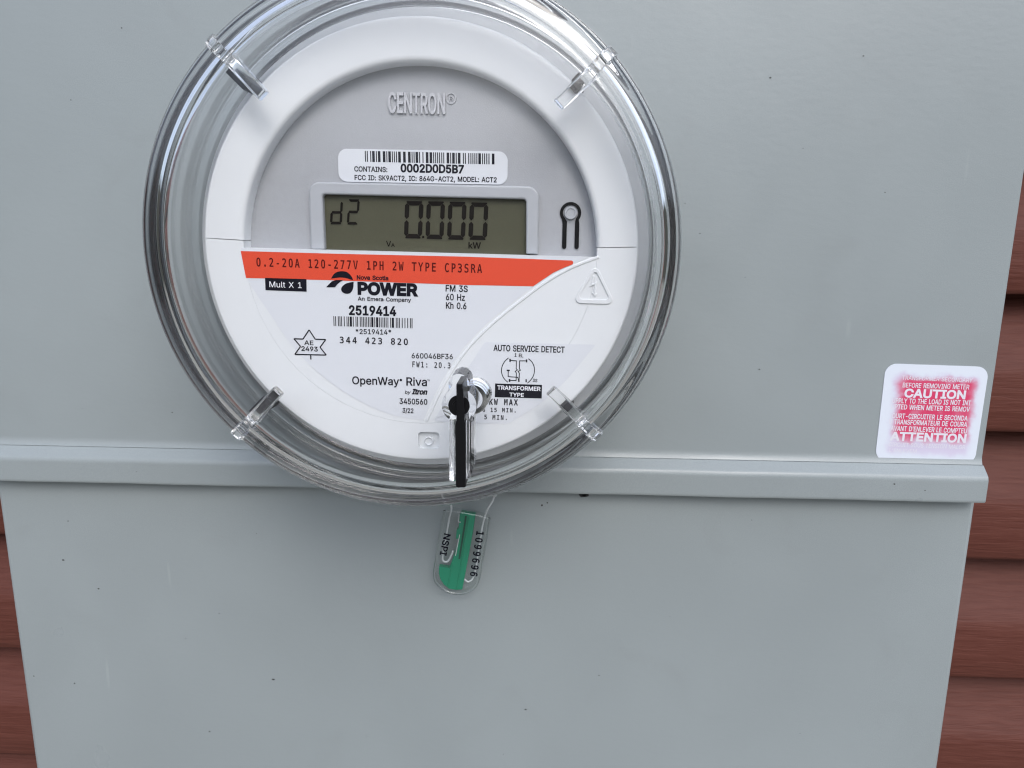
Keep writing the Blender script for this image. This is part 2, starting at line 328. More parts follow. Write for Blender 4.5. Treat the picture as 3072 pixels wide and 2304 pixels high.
# lettering: letter outlines (advance width, then closed outlines of x, y in thousandths of the type size) filled as flat curves
GLYPHS = {"R":{"A":[480,[16,0,201,509,276,509,463,0,395,0,287,302,264,372,232,478,245,478,213,371,191,302,85,0],[110,142,110,199,370,199,370,142]],
"B":[456,[60,0,60,509,241,509,289,504,329,491,359,469,381,442,394,410,398,374,395,344,387,320,356,286,315,267,315,262,339,257,363,245,385,227,402,203,414,173,418,136,413,100,400,67,377,39,344,18,301,4,247,0],[125,57,245,57,296,63,330,80,349,105,355,137,352,161,342,184,327,203,306,218,279,228,248,231,125,231],[125,285,238,285,288,296,308,309,323,326,333,348,336,372,330,403,313,429,283,446,240,452,125,452]],
"C":[510,[267,-7,205,1,150,25,104,63,70,115,48,179,40,254,48,329,70,393,104,445,150,484,205,508,267,516,340,504,373,490,402,471,427,447,448,418,463,385,473,348,408,348,389,395,357,428,315,449,267,456,223,450,184,432,150,403,125,364,109,314,103,254,109,194,125,145,151,105,184,76,223,59,267,53,315,60,357,81,389,114,408,160,473,160,463,124,448,91,428,62,402,38,373,19,341,5,305,-4]],
"D":[502,[219,0,96,0,96,57,215,57,272,63,318,81,354,110,379,149,394,198,399,255,394,312,379,361,354,399,320,428,275,446,221,452,93,452,93,509,225,509,294,501,353,478,399,441,433,391,455,329,462,255,455,181,433,119,398,68,351,31,291,8],[125,509,125,0,60,0,60,509]],
"E":[419,[60,0,60,509,372,509,372,452,125,452,125,286,355,286,355,229,125,229,125,57,375,57,375,0]],
"F":[410,[60,0,60,509,369,509,369,452,125,452,125,278,346,278,346,221,125,221,125,0]],
"G":[520,[269,-7,205,1,149,25,104,64,69,116,47,179,40,254,47,329,69,393,103,445,149,484,203,508,265,516,304,513,340,504,374,489,403,469,429,445,449,416,465,384,474,349,408,349,387,393,356,427,315,448,265,456,222,450,183,432,150,404,125,364,109,314,103,254,109,194,125,145,151,105,184,76,224,59,269,53,309,57,345,71,374,93,396,123,410,160,415,202,434,199,283,199,283,256,478,256,478,200,471,141,451,91,419,50,377,19,326,0]],
"H":[517,[60,0,60,509,125,509,125,289,392,289,392,509,457,509,457,0,392,0,392,232,125,232,125,0]],
"I":[300,[31,0,31,57,118,57,118,452,31,452,31,509,269,509,269,452,183,452,183,57,269,57,269,0]],
"J":[396,[185,-7,124,3,75,33,44,81,33,145,33,173,98,173,98,145,104,104,122,74,149,56,185,50,220,56,248,74,266,104,272,145,272,509,336,509,336,145,326,81,294,33,246,3]],
"K":[467,[104,145,104,216,139,261,174,303,212,344,364,509,448,509,231,276,228,276],[60,0,60,509,125,509,125,334,124,225,125,193,125,0],[372,0,188,259,228,309,449,0]],
"L":[393,[60,0,60,509,125,509,125,57,361,57,361,0]],
"M":[628,[60,0,60,509,152,509,277,187,287,159,299,123,311,84,322,49,307,49,318,83,330,121,342,158,352,187,476,509,568,509,568,0,504,0,504,291,504,327,505,369,506,413,507,457,513,457,498,409,482,363,467,322,456,291,342,0,286,0,170,291,159,321,145,361,129,408,112,457,119,457,120,416,121,372,122,328,122,291,122,0]],
"N":[523,[60,0,60,509,136,509,343,183,363,151,388,107,414,55,405,54,401,108,399,157,399,195,399,509,463,509,463,0,387,0,202,290,177,331,148,381,108,452,119,454,122,384,124,328,125,291,125,0]],
"O":[533,[267,-7,205,1,150,25,105,63,70,115,48,179,40,254,48,329,70,393,105,445,150,484,205,508,267,516,329,508,384,484,429,445,464,393,486,329,493,254,486,179,464,115,429,63,384,25,329,1],[267,53,310,59,349,76,383,105,408,144,425,194,430,254,425,314,408,365,383,404,349,433,310,450,267,456,223,450,184,433,151,404,125,364,109,314,103,254,109,194,125,144,151,105,184,76,223,59]],
"P":[445,[60,0,60,509,235,509,289,503,332,487,366,462,390,430,404,391,409,348,404,304,390,265,366,233,332,207,289,191,235,186,109,186,109,242,233,242,269,246,297,256,318,272,333,294,342,319,344,348,342,376,333,402,318,423,297,439,268,449,232,452,125,452,125,0]],
"Q":[533,[245,159,313,159,369,85,384,65,468,-48,401,-48,346,27,331,46],[267,-7,205,1,150,25,105,63,70,115,48,179,40,254,48,329,70,393,105,445,150,484,205,508,267,516,329,508,384,484,429,445,464,393,486,329,493,254,486,179,464,115,429,63,384,25,329,1],[267,53,310,59,349,76,383,105,408,144,425,194,430,254,425,314,408,365,383,404,349,433,310,450,267,456,223,450,184,433,151,404,125,364,109,314,103,254,109,194,125,144,151,105,184,76,223,59]],
"R":[449,[60,0,60,509,236,509,290,504,333,489,367,465,390,433,405,395,409,352,405,309,390,271,367,240,333,217,289,203,236,198,96,198,96,255,234,255,269,258,298,267,319,281,334,300,342,324,345,352,342,380,334,405,319,425,298,440,269,449,233,452,125,452,125,0],[353,0,230,229,303,229,428,0]],
"S":[447,[224,-9,172,-4,128,9,91,31,64,60,46,96,38,137,104,137,110,110,123,88,142,71,166,59,224,49,257,52,286,60,311,74,329,92,341,114,346,139,342,161,332,179,296,205,245,222,184,239,128,260,86,289,60,326,52,372,58,413,75,448,102,476,138,498,180,511,227,516,275,511,316,498,351,476,377,449,394,415,401,378,337,378,326,412,302,437,267,453,225,459,194,456,167,448,145,435,129,418,118,398,115,376,119,352,131,334,169,308,212,293,264,279,312,264,359,238,395,198,405,171,408,139,403,99,386,64,360,34,323,11,278,-4]],
"T":[449,[32,452,32,509,417,509,417,452,257,452,257,0,193,0,193,452]],
"U":[517,[259,-8,203,-2,154,15,114,43,85,80,66,124,60,173,60,509,124,509,124,178,128,144,141,113,160,87,187,68,220,56,259,52,298,56,331,68,357,87,377,113,389,144,393,178,393,509,457,509,457,173,451,124,433,80,403,43,363,15,315,-2]],
"V":[480,[204,0,16,509,84,509,192,206,215,137,248,31,235,31,267,138,290,206,395,509,463,509,278,0]],
"W":[686,[155,0,16,509,82,509,163,196,175,145,187,94,197,40,189,40,200,94,211,145,224,196,306,509,380,509,462,196,474,145,486,94,497,40,488,40,499,94,510,145,523,196,603,509,670,509,530,0,455,0,368,323,351,391,336,475,350,475,335,395,318,323,230,0]],
"X":[474,[18,0,217,284,217,236,29,509,104,509,178,400,204,361,223,329,243,292,232,292,252,329,272,361,298,400,374,509,446,509,259,239,259,287,456,0,382,0,292,129,268,165,250,195,230,231,244,231,225,196,206,166,182,129,91,0]],
"Y":[472,[203,0,203,208,16,509,91,509,192,344,222,292,250,230,224,230,251,293,280,344,381,509,455,509,268,208,268,0]],
"Z":[438,[42,0,42,46,273,385,306,431,341,476,348,454,285,452,223,452,40,452,40,509,397,509,397,462,169,129,134,81,97,33,90,54,152,57,214,57,399,57,399,0]],
"0":[453,[227,-7,174,1,130,24,95,62,69,113,53,178,48,254,53,330,69,395,95,447,130,484,174,508,227,516,279,508,323,484,358,447,384,395,400,330,405,254,400,178,384,113,359,62,323,24,279,1],[227,50,261,56,290,74,313,103,330,144,340,194,344,254,340,314,330,365,313,405,290,435,261,453,227,460,192,453,163,435,140,405,123,365,113,314,109,254,113,194,123,144,140,103,163,74,192,56]],
"1":[453,[76,0,76,55,391,55,391,0],[276,509,276,0,212,0,212,448,209,448,86,358,86,427,198,509]],
"2":[453,[64,0,64,47,234,229,282,282,311,327,320,371,317,397,308,419,293,436,273,449,224,460,196,457,172,447,153,433,139,413,130,390,127,362,66,362,71,405,86,442,111,473,143,496,182,511,225,516,268,511,306,497,337,474,361,445,376,411,381,372,371,318,336,259,267,180,153,60,153,57,389,57,389,0]],
"3":[453,[218,-7,173,-3,133,10,98,30,70,57,52,91,44,132,109,132,115,107,126,87,144,71,165,59,219,50,275,61,297,74,315,93,325,116,329,145,326,172,316,196,299,217,275,234,242,244,201,248,157,248,157,299,288,448,288,452,70,452,70,509,372,509,372,461,211,278,211,289,264,288,308,276,344,253,371,222,387,186,393,145,387,103,370,66,344,36,309,12,266,-2]],
"4":[453,[40,105,40,158,247,509,311,509,109,166,109,163,413,163,413,105],[282,0,282,121,282,146,282,318,343,318,343,0]],
"5":[453,[221,-7,178,-2,140,11,108,32,83,60,66,93,60,130,122,130,127,108,138,89,173,60,221,50,250,53,276,64,298,82,314,104,324,131,328,162,324,193,314,221,297,244,275,262,248,273,218,277,167,268,128,246,67,253,96,509,366,509,366,452,151,452,134,301,136,301,178,325,229,334,263,330,294,321,321,306,345,285,364,260,379,231,388,199,391,163,385,117,369,76,343,41,309,15,268,-1]],
"6":[453,[226,-7,182,-1,142,15,109,40,84,74,69,115,64,162,68,199,80,239,137,340,252,509,322,509,151,261,145,261,165,288,196,307,235,314,278,309,316,295,346,271,370,240,384,201,389,157,384,112,368,73,343,39,310,14,271,-2],[226,48,254,52,279,63,299,79,314,101,324,128,327,157,324,187,314,213,299,235,279,251,254,262,226,265,198,262,174,252,153,235,138,214,128,188,125,158,128,128,138,102,153,79,174,63,198,52]],
"7":[453,[97,0,323,448,323,452,62,452,62,509,391,509,391,449,165,0]],
"8":[453,[226,-7,178,-2,136,11,101,33,74,62,57,96,52,135,55,166,65,195,81,220,101,241,125,256,153,265,153,267,119,282,93,308,76,342,70,380,75,417,90,450,114,477,146,498,184,511,226,516,269,511,306,498,337,477,361,450,377,417,382,380,376,342,359,308,333,282,300,267,300,265,327,256,351,241,372,220,387,195,397,166,401,135,395,96,378,62,352,33,317,11,275,-2],[226,49,258,52,285,60,307,74,323,91,333,113,337,139,333,165,322,189,305,208,283,223,256,232,226,235,196,232,169,223,147,208,130,189,119,165,115,139,119,113,129,91,145,74,167,60,195,52],[226,290,274,300,293,313,307,330,316,351,319,376,316,399,308,420,294,437,275,449,226,460,177,449,159,437,145,420,136,399,133,376,136,351,145,330,159,313,178,300]],
"9":[453,[226,516,271,510,310,494,343,468,368,434,384,393,389,347,385,309,373,270,315,168,200,0,130,0,301,248,307,248,287,221,257,202,218,195,175,199,137,214,106,237,83,269,68,307,64,352,69,397,85,436,110,469,143,494,182,510],[226,460,199,457,174,446,154,429,138,407,129,381,125,352,129,322,138,295,154,274,174,257,199,247,226,243,254,247,279,257,299,273,314,295,324,321,327,350,324,381,314,407,299,429,279,446,254,457]],
"a":[389,[160,-9,126,-5,94,5,68,22,48,45,35,73,30,108,34,138,43,161,58,179,78,193,125,211,178,220,234,227,265,235,273,243,276,255,276,257,267,297,240,322,196,331,149,322,118,301,100,274,41,291,57,322,79,346,104,364,133,375,194,384,239,379,286,360,306,343,322,320,333,290,337,251,337,0,277,0,277,52,272,52,252,25,215,1],[170,45,202,49,228,59,248,74,263,93,272,115,276,138,276,190,259,182,231,176,200,171,175,168,134,159,103,139,95,124,92,105,102,72,130,52]],
"b":[424,[229,-8,198,-5,172,4,138,31,118,59,112,59,112,0,53,0,53,509,114,509,114,319,118,319,137,346,171,373,197,381,229,384,274,378,313,361,345,332,370,293,385,245,390,189,385,133,370,84,346,45,313,16,274,-2],[220,47,253,51,279,66,301,88,316,117,325,151,328,189,325,227,316,261,301,290,280,311,253,325,220,330,188,325,161,312,140,291,125,263,116,229,113,189,116,150,125,115,140,86,162,65,188,51]],
"c":[396,[207,-8,159,-2,117,16,82,46,56,85,40,133,34,187,40,243,56,291,82,330,117,360,159,378,207,384,260,377,305,356,340,322,362,277,303,262,290,289,270,311,242,325,207,330,173,325,145,310,124,287,108,258,99,224,96,187,99,151,108,117,124,89,145,66,173,51,207,46,243,52,271,66,292,89,304,117,363,102,341,56,306,21,261,-1]],
"d":[424,[195,-8,151,-2,111,16,79,45,55,84,39,133,34,189,39,245,55,293,79,332,112,361,151,378,196,384,228,381,253,373,287,346,306,319,311,319,311,509,372,509,372,0,313,0,313,59,307,59,287,31,252,4,227,-5],[205,47,236,51,263,65,284,86,299,115,309,150,312,189,309,229,300,263,284,291,263,312,237,325,205,330,172,325,145,311,124,290,108,261,99,227,96,189,99,151,109,117,124,88,145,66,172,51]],
"e":[404,[212,-8,161,-2,117,16,82,46,56,85,40,132,34,187,39,242,55,290,81,329,115,359,157,378,205,384,266,374,294,361,319,341,341,315,357,282,368,242,371,194,371,169,75,169,75,221,338,221,310,202,307,237,298,269,283,294,263,314,237,326,205,330,173,326,146,313,125,294,109,270,99,241,96,211,96,178,100,139,110,106,128,80,151,61,179,50,212,46,254,53,285,73,306,105,365,91,353,63,335,39,311,19,283,4,249,-5]],
"f":[254,[228,379,228,327,6,327,6,379],[81,0,81,432,84,461,96,486,113,505,135,519,187,530,222,527,243,521,227,468,215,472,195,474,171,470,154,460,145,443,142,419,142,0]],
"g":[425,[207,-151,168,-148,134,-140,82,-110,51,-69,101,-41,122,-66,154,-88,207,-97,249,-92,282,-75,304,-47,311,-6,311,68,306,68,287,41,252,16,227,8,195,5,152,10,113,27,80,53,55,90,39,136,34,191,39,246,55,293,80,332,112,361,152,378,196,384,228,382,253,373,288,346,308,319,313,319,313,379,372,379,372,-9,367,-54,350,-90,324,-117,291,-136,251,-147],[205,59,237,63,264,75,285,95,300,121,309,154,312,193,309,231,300,264,285,291,264,312,237,325,205,330,172,325,145,312,124,290,109,262,99,229,96,193,99,155,109,123,124,96,145,76,172,63]],
"h":[410,[114,227,114,0,53,0,53,509,114,509,114,287,102,287,124,332,152,362,187,379,227,384,264,380,295,369,321,349,341,321,353,285,357,240,357,0,296,0,296,235,290,275,273,304,246,323,210,329,184,326,161,317,141,303,126,283,117,257]],
"i":[167,[53,0,53,379,114,379,114,0],[84,443,67,446,54,455,44,468,41,483,44,499,54,512,67,521,84,524,100,521,114,512,123,499,126,483,123,468,114,455,100,446]],
"j":[167,[53,379,114,379,114,-30,111,-63,102,-90,86,-113,65,-129,37,-139,4,-143,-10,-143,-10,-87,2,-87,25,-83,40,-72,50,-54,53,-29],[83,443,67,446,53,455,44,468,41,483,44,499,53,512,67,521,83,524,100,521,114,512,123,499,126,483,123,468,114,455,100,446]],
"k":[381,[110,137,110,212,121,212,284,379,360,379,184,199,177,199],[53,0,53,509,114,509,114,0],[294,0,148,186,191,229,372,0]],
"l":[189,[139,-2,101,3,74,20,58,47,53,84,53,509,114,509,114,99,120,62,130,54,146,52,160,53,170,54,181,3,162,-1]],
"m":[610,[53,0,53,379,112,379,112,295,108,295,118,323,132,346,172,376,219,386,257,380,287,361,309,331,321,295,312,295,322,321,337,343,381,375,437,386,468,383,497,372,522,354,541,328,553,296,557,255,557,0,496,0,496,254,490,289,473,313,447,326,419,330,395,328,374,320,345,290,335,247,335,0,274,0,274,260,269,288,253,311,229,326,199,330,158,320,140,307,126,289,117,266,114,238,114,0]],
"n":[410,[114,227,114,0,53,0,53,379,112,379,112,287,102,287,124,332,152,362,187,379,227,384,264,380,295,369,321,349,341,321,353,285,357,240,357,0,296,0,296,235,290,275,273,304,246,323,210,329,184,326,161,317,141,303,126,283,117,257]],
"o":[415,[207,-8,159,-2,117,16,82,46,56,85,40,133,34,187,40,243,56,291,82,330,117,360,159,378,207,384,256,378,299,360,333,330,359,291,376,243,381,187,376,133,359,85,333,46,299,16,256,-2],[207,46,242,51,270,66,292,89,307,117,316,151,319,187,316,224,307,258,292,287,270,310,242,325,207,330,173,325,145,310,124,287,108,258,99,224,96,187,99,151,108,117,124,89,145,66,173,51]],
"p":[424,[53,-143,53,379,112,379,112,319,118,319,137,346,171,373,197,381,229,384,274,378,313,361,345,332,370,293,385,245,390,189,385,133,370,84,346,45,313,16,274,-2,229,-8,198,-5,173,4,138,31,118,59,114,59,114,-143],[220,47,253,51,279,66,301,88,316,117,325,151,328,189,325,227,316,261,301,290,280,311,253,325,220,330,188,325,161,312,140,291,125,263,116,229,113,189,116,150,125,115,140,86,162,65,188,51]],
"q":[424,[372,-143,311,-143,311,59,306,59,287,31,252,4,227,-5,195,-8,151,-2,111,16,79,45,55,84,39,133,34,189,39,245,55,293,79,332,112,361,151,378,196,384,228,381,253,373,287,346,307,319,313,319,313,379,372,379],[205,47,236,51,263,65,284,86,299,115,309,150,312,189,309,229,300,263,284,291,263,312,237,325,205,330,172,325,145,311,124,290,108,261,99,227,96,189,99,151,109,117,124,88,145,66,172,51]],
"r":[259,[53,0,53,379,112,379,112,321,115,321,130,347,152,367,181,380,213,385,229,384,243,384,243,322,230,324,207,326,182,323,159,315,140,301,126,284,117,262,114,237,114,0]],
"s":[365,[182,-8,145,-5,112,3,84,18,62,38,45,63,36,94,94,107,105,79,124,60,150,49,181,45,217,50,244,62,262,81,268,103,265,121,254,136,237,147,212,155,149,170,104,186,72,208,53,237,47,274,51,305,65,332,87,354,115,370,149,381,187,384,223,381,254,372,279,358,299,339,324,290,268,277,258,298,243,316,219,328,187,333,156,329,131,317,114,299,109,277,112,258,124,243,172,223,229,209,275,194,306,171,325,142,331,107,326,75,312,47,290,24,260,6,223,-5]],
"t":[227,[204,379,204,327,6,327,6,379],[65,471,126,471,126,98,128,76,136,61,150,53,170,50,185,51,202,54,213,2,192,-3,168,-4,125,2,92,21,72,52,65,93]],
"u":[410,[182,-5,146,-1,115,11,89,31,69,59,57,95,53,139,53,379,114,379,114,144,119,105,137,75,164,56,200,50,226,53,249,62,268,77,283,97,293,122,296,153,296,379,357,379,357,0,298,0,298,92,307,92,286,47,257,17,222,0]],
"v":[389,[163,0,17,379,84,379,165,155,187,87,206,21,184,21,203,87,224,155,305,379,371,379,226,0]],
"w":[567,[138,0,23,379,87,379,133,214,154,137,175,41,165,41,186,135,206,214,252,379,316,379,362,214,382,136,402,41,391,41,413,135,434,214,480,379,545,379,429,0,368,0,319,172,305,225,291,280,277,338,291,338,277,280,263,225,248,172,199,0]],
"x":[379,[21,0,171,218,171,171,29,379,100,379,147,306,179,253,207,206,175,206,202,253,233,306,282,379,352,379,209,169,209,214,358,0,287,0,231,85,200,136,173,182,205,182,178,136,148,85,91,0]],
"y":[389,[47,-139,61,-86,71,-87,104,-89,130,-74,151,-36,163,-1,17,379,84,379,165,155,187,87,206,21,184,21,202,87,224,155,305,379,371,379,204,-58,177,-107,139,-136,91,-145,65,-143]],
"z":[380,[42,0,42,46,254,320,254,323,48,323,48,379,333,379,333,331,126,60,126,56,339,56,339,0]],
".":[188,[95,-4,78,-1,63,9,53,24,50,41,53,59,63,73,78,83,95,87,113,83,128,73,138,59,141,41,138,24,128,9,113,-1]],
",":[188,[38,-119,68,71,137,71,84,-119]],
":":[188,[95,-4,78,-1,63,9,53,24,50,41,53,59,63,73,78,83,95,87,113,83,128,73,138,59,141,41,138,24,128,9,113,-1],[95,271,78,274,63,284,53,299,50,316,53,334,63,349,78,359,95,362,113,359,128,349,138,334,141,316,138,299,128,284,113,274]],
"-":[453,[337,244,337,188,114,188,114,244]],
"/":[249,[235,533,71,-76,14,-76,178,533]],
"*":[453,[201,223,206,331,114,272,89,315,186,365,89,415,114,459,206,400,201,509,250,509,246,400,337,459,362,415,266,365,362,315,337,272,246,331,250,223]],
"'":[206,[78,318,70,509,136,509,128,318]]},"M":{"A":[429,[214,458,140,192,289,192],[172,520,257,520,416,0,344,0,305,135,123,135,86,0,13,0]],
"B":[429,[128,248,128,58,212,58,264,63,299,79,319,108,325,150,318,194,298,224,262,242,212,248],[128,462,128,305,210,305,254,310,284,325,301,350,307,388,301,422,284,445,255,458,210,462],[58,520,212,520,282,511,335,485,367,444,378,388,372,345,355,313,326,290,287,278,332,263,367,235,389,194,396,143,384,81,350,36,292,9,212,0,58,0]],
"C":[429,[374,18,319,-3,259,-10,170,8,104,61,62,146,48,259,62,373,104,458,170,511,259,529,319,522,374,501,374,429,318,461,259,472,199,459,156,419,130,353,122,259,130,166,156,100,199,60,259,47,319,58,374,91]],
"D":[429,[152,58,227,69,276,101,302,163,311,259,302,357,276,418,227,451,152,462,118,462,118,58],[153,520,257,504,329,456,371,376,385,259,371,144,329,63,257,16,153,0,48,0,48,520]],
"E":[429,[69,520,377,520,377,461,139,461,139,307,367,307,367,248,139,248,139,59,384,59,384,0,69,0]],
"F":[429,[81,520,387,520,387,461,152,461,152,307,365,307,365,248,152,248,152,0,81,0]],
"G":[429,[384,43,354,20,321,3,284,-7,244,-10,157,8,91,61,49,146,36,259,49,373,91,458,158,511,246,529,309,520,367,492,367,420,338,443,309,459,278,469,246,472,186,459,143,419,118,353,109,259,117,165,142,99,184,60,244,47,285,52,317,69,317,209,242,209,242,267,384,267]],
"H":[429,[48,520,118,520,118,307,311,307,311,520,382,520,382,0,311,0,311,248,118,248,118,0,48,0]],
"I":[429,[70,520,359,520,359,461,250,461,250,59,359,59,359,0,70,0,70,59,179,59,179,461,70,461]],
"J":[429,[38,21,38,103,70,79,103,61,138,51,173,47,216,53,243,73,258,110,263,170,263,461,130,461,130,520,333,520,333,170,324,86,296,31,247,0,173,-10,107,-2]],
"K":[429,[48,520,118,520,118,289,338,520,421,520,218,307,427,0,342,0,172,260,118,203,118,0,48,0]],
"L":[429,[75,520,146,520,146,59,397,59,397,0,75,0]],
"M":[429,[30,520,124,520,214,255,304,520,399,520,399,0,334,0,334,459,241,185,188,185,95,459,95,0,30,0]],
"N":[429,[48,520,138,520,313,92,313,520,381,520,381,0,292,0,116,428,116,0,48,0]],
"O":[429,[315,259,309,358,292,423,261,460,214,472,169,460,138,423,120,358,114,259,120,161,138,96,169,59,214,47,261,59,292,96,309,161],[389,259,378,141,346,57,291,7,214,-10,138,7,84,56,51,140,41,259,51,378,84,462,138,513,214,529,291,513,346,462,378,378]],
"P":[429,[139,462,139,267,220,267,264,273,296,292,317,323,324,365,317,406,297,436,264,456,220,462],[69,520,220,520,297,510,352,480,386,432,397,365,386,297,353,248,297,219,220,209,139,209,139,0,69,0]],
"Q":[429,[228,-9,221,-10,214,-10,138,7,84,57,51,141,41,259,51,378,84,462,138,513,214,529,291,513,346,462,378,378,389,259,383,167,365,95,335,41,292,7,362,-59,310,-94],[315,259,309,358,292,423,261,460,214,472,169,460,138,423,120,358,114,259,120,161,138,96,169,59,214,47,261,59,292,96,309,161]],
"R":[429,[265,245,290,235,311,219,332,190,359,142,429,0,354,0,292,131,266,177,244,204,219,216,188,220,120,220,120,0,50,0,50,520,195,520,270,510,326,481,360,434,372,369,365,323,343,285,310,259],[120,462,120,278,197,278,241,283,273,300,291,329,297,369,291,409,271,438,239,456,195,462]],
"S":[429,[352,502,352,431,288,462,223,472,179,466,144,449,123,422,116,386,120,356,135,334,162,317,205,304,242,295,306,273,349,242,374,198,382,142,371,77,336,29,280,0,203,-10,129,-2,55,21,55,96,131,59,203,47,250,53,286,71,308,99,315,138,310,172,295,197,267,215,224,229,186,237,124,258,81,287,57,326,48,376,60,438,95,487,150,519,220,529,283,522]],
"T":[429,[16,520,413,520,413,461,250,461,250,0,180,0,180,461,16,461]],
"U":[429,[51,200,51,520,122,520,122,167,124,113,131,88,145,70,163,57,187,50,214,47,242,50,266,57,284,71,298,88,305,113,307,167,307,520,378,520,378,200,375,131,368,86,354,55,334,31,309,13,281,0,214,-10,148,0,120,13,95,31,75,55,61,87,54,132]],
"V":[429,[214,59,337,520,409,520,257,0,172,0,20,520,93,520]],
"W":[429,[0,520,69,520,118,98,178,377,251,377,311,97,361,520,429,520,352,0,285,0,214,309,144,0,78,0]],
"X":[429,[30,520,106,520,220,324,336,520,412,520,256,275,423,0,347,0,220,224,82,0,6,0,180,275]],
"Y":[429,[13,520,88,520,214,290,341,520,416,520,250,233,250,0,179,0,179,233]],
"Z":[429,[62,520,399,520,399,466,128,59,407,59,407,0,54,0,54,54,319,461,62,461]],
"0":[429,[168,261,172,279,182,294,196,305,214,308,232,305,247,294,258,279,261,261,258,243,247,228,232,218,214,214,196,218,181,228,171,243],[214,474,172,460,141,421,123,354,117,259,123,165,141,99,172,59,214,46,258,59,288,99,306,165,312,259,306,354,288,421,258,460],[214,529,288,512,340,461,372,376,383,259,372,143,340,58,288,7,214,-10,141,7,89,58,57,143,46,259,57,376,89,461,141,512]],
"1":[429,[94,59,203,59,203,456,86,430,86,494,203,520,273,520,273,59,381,59,381,0,94,0]],
"2":[429,[130,59,369,59,369,0,53,0,53,59,167,180,234,255,281,323,290,350,293,377,287,416,268,445,237,464,197,470,131,459,57,424,57,495,128,521,196,529,265,519,319,489,354,442,365,382,361,349,350,315,329,280,299,242,243,179]],
"3":[429,[270,278,315,259,349,230,369,191,376,143,364,79,327,31,270,0,194,-10,121,-3,48,16,48,86,118,58,186,49,237,56,275,75,298,107,306,150,298,191,275,222,239,242,191,249,138,249,138,307,191,307,234,312,267,328,287,353,294,387,288,423,269,449,238,465,197,470,133,463,63,442,63,507,138,524,197,529,265,520,318,491,352,447,364,390,358,351,340,319,310,294]],
"4":[429,[256,456,92,181,256,181],[244,520,326,520,326,181,395,181,395,124,326,124,326,0,256,0,256,124,36,124,36,190]],
"5":[429,[72,520,335,520,335,461,136,461,136,333,166,341,197,344,269,332,325,296,360,240,372,167,360,93,323,37,264,2,187,-10,111,-5,50,12,50,84,114,58,180,49,232,57,270,80,294,117,302,167,293,216,269,253,230,277,178,284,123,278,72,259]],
"6":[429,[345,508,345,444,298,463,247,470,188,457,146,420,120,358,111,272,131,302,157,325,189,339,225,344,292,332,342,298,373,242,383,167,372,92,341,36,289,1,221,-10,143,6,88,55,57,138,46,259,59,375,97,460,159,512,244,529,295,524],[220,289,180,281,149,256,130,218,123,167,130,116,149,77,180,53,220,45,261,53,290,76,308,114,314,167,308,220,290,258,261,281]],
"7":[429,[48,520,376,520,376,490,190,0,116,0,297,461,48,461]],
"8":[429,[214,247,173,240,142,221,123,189,116,146,123,104,142,72,173,52,214,45,256,51,287,71,307,103,313,146,307,189,287,220,256,240],[153,276,113,293,83,319,64,353,58,394,68,450,100,493,150,520,214,529,280,520,329,493,361,450,372,394,365,353,346,319,316,293,276,276,322,259,356,230,377,190,384,140,372,77,339,30,285,0,214,-10,144,0,90,29,57,77,46,139,53,189,73,230,107,259],[128,388,133,351,150,324,177,308,214,302,252,308,279,324,296,351,302,388,296,425,279,453,252,469,214,475,177,469,150,452,133,425]],
"9":[429,[208,231,248,239,278,263,297,301,304,352,297,403,278,442,248,466,208,474,167,467,137,443,119,405,114,352,119,299,137,261,166,238],[82,11,82,76,129,56,180,49,239,62,282,99,307,162,316,248,296,217,270,194,238,180,202,175,135,187,85,222,55,278,44,353,55,428,87,483,138,518,206,529,285,513,339,464,370,380,381,259,368,144,330,59,268,7,183,-10,132,-5]],
".":[429,[170,106,258,106,258,0,170,0]],
":":[429,[170,370,258,370,258,265,170,265],[170,106,258,106,258,0,170,0]],
"-":[429,[124,224,305,224,305,167,124,167]]}}
CAPH = {k: max(max(p[1::2]) for p in GLYPHS[k]['H'][1:]) / 1000 for k in GLYPHS}
_cache = {}
def winding(p, polys):
    w = 0; x, y = p
    for P in polys:
        x1, y1 = P[-1]
        for x2, y2 in P:
            if (y1 <= y) != (y2 <= y):
                if x1 + (y - y1) / (y2 - y1) * (x2 - x1) > x: w += 1 if y2 > y1 else -1
            x1, y1 = x2, y2
    return w
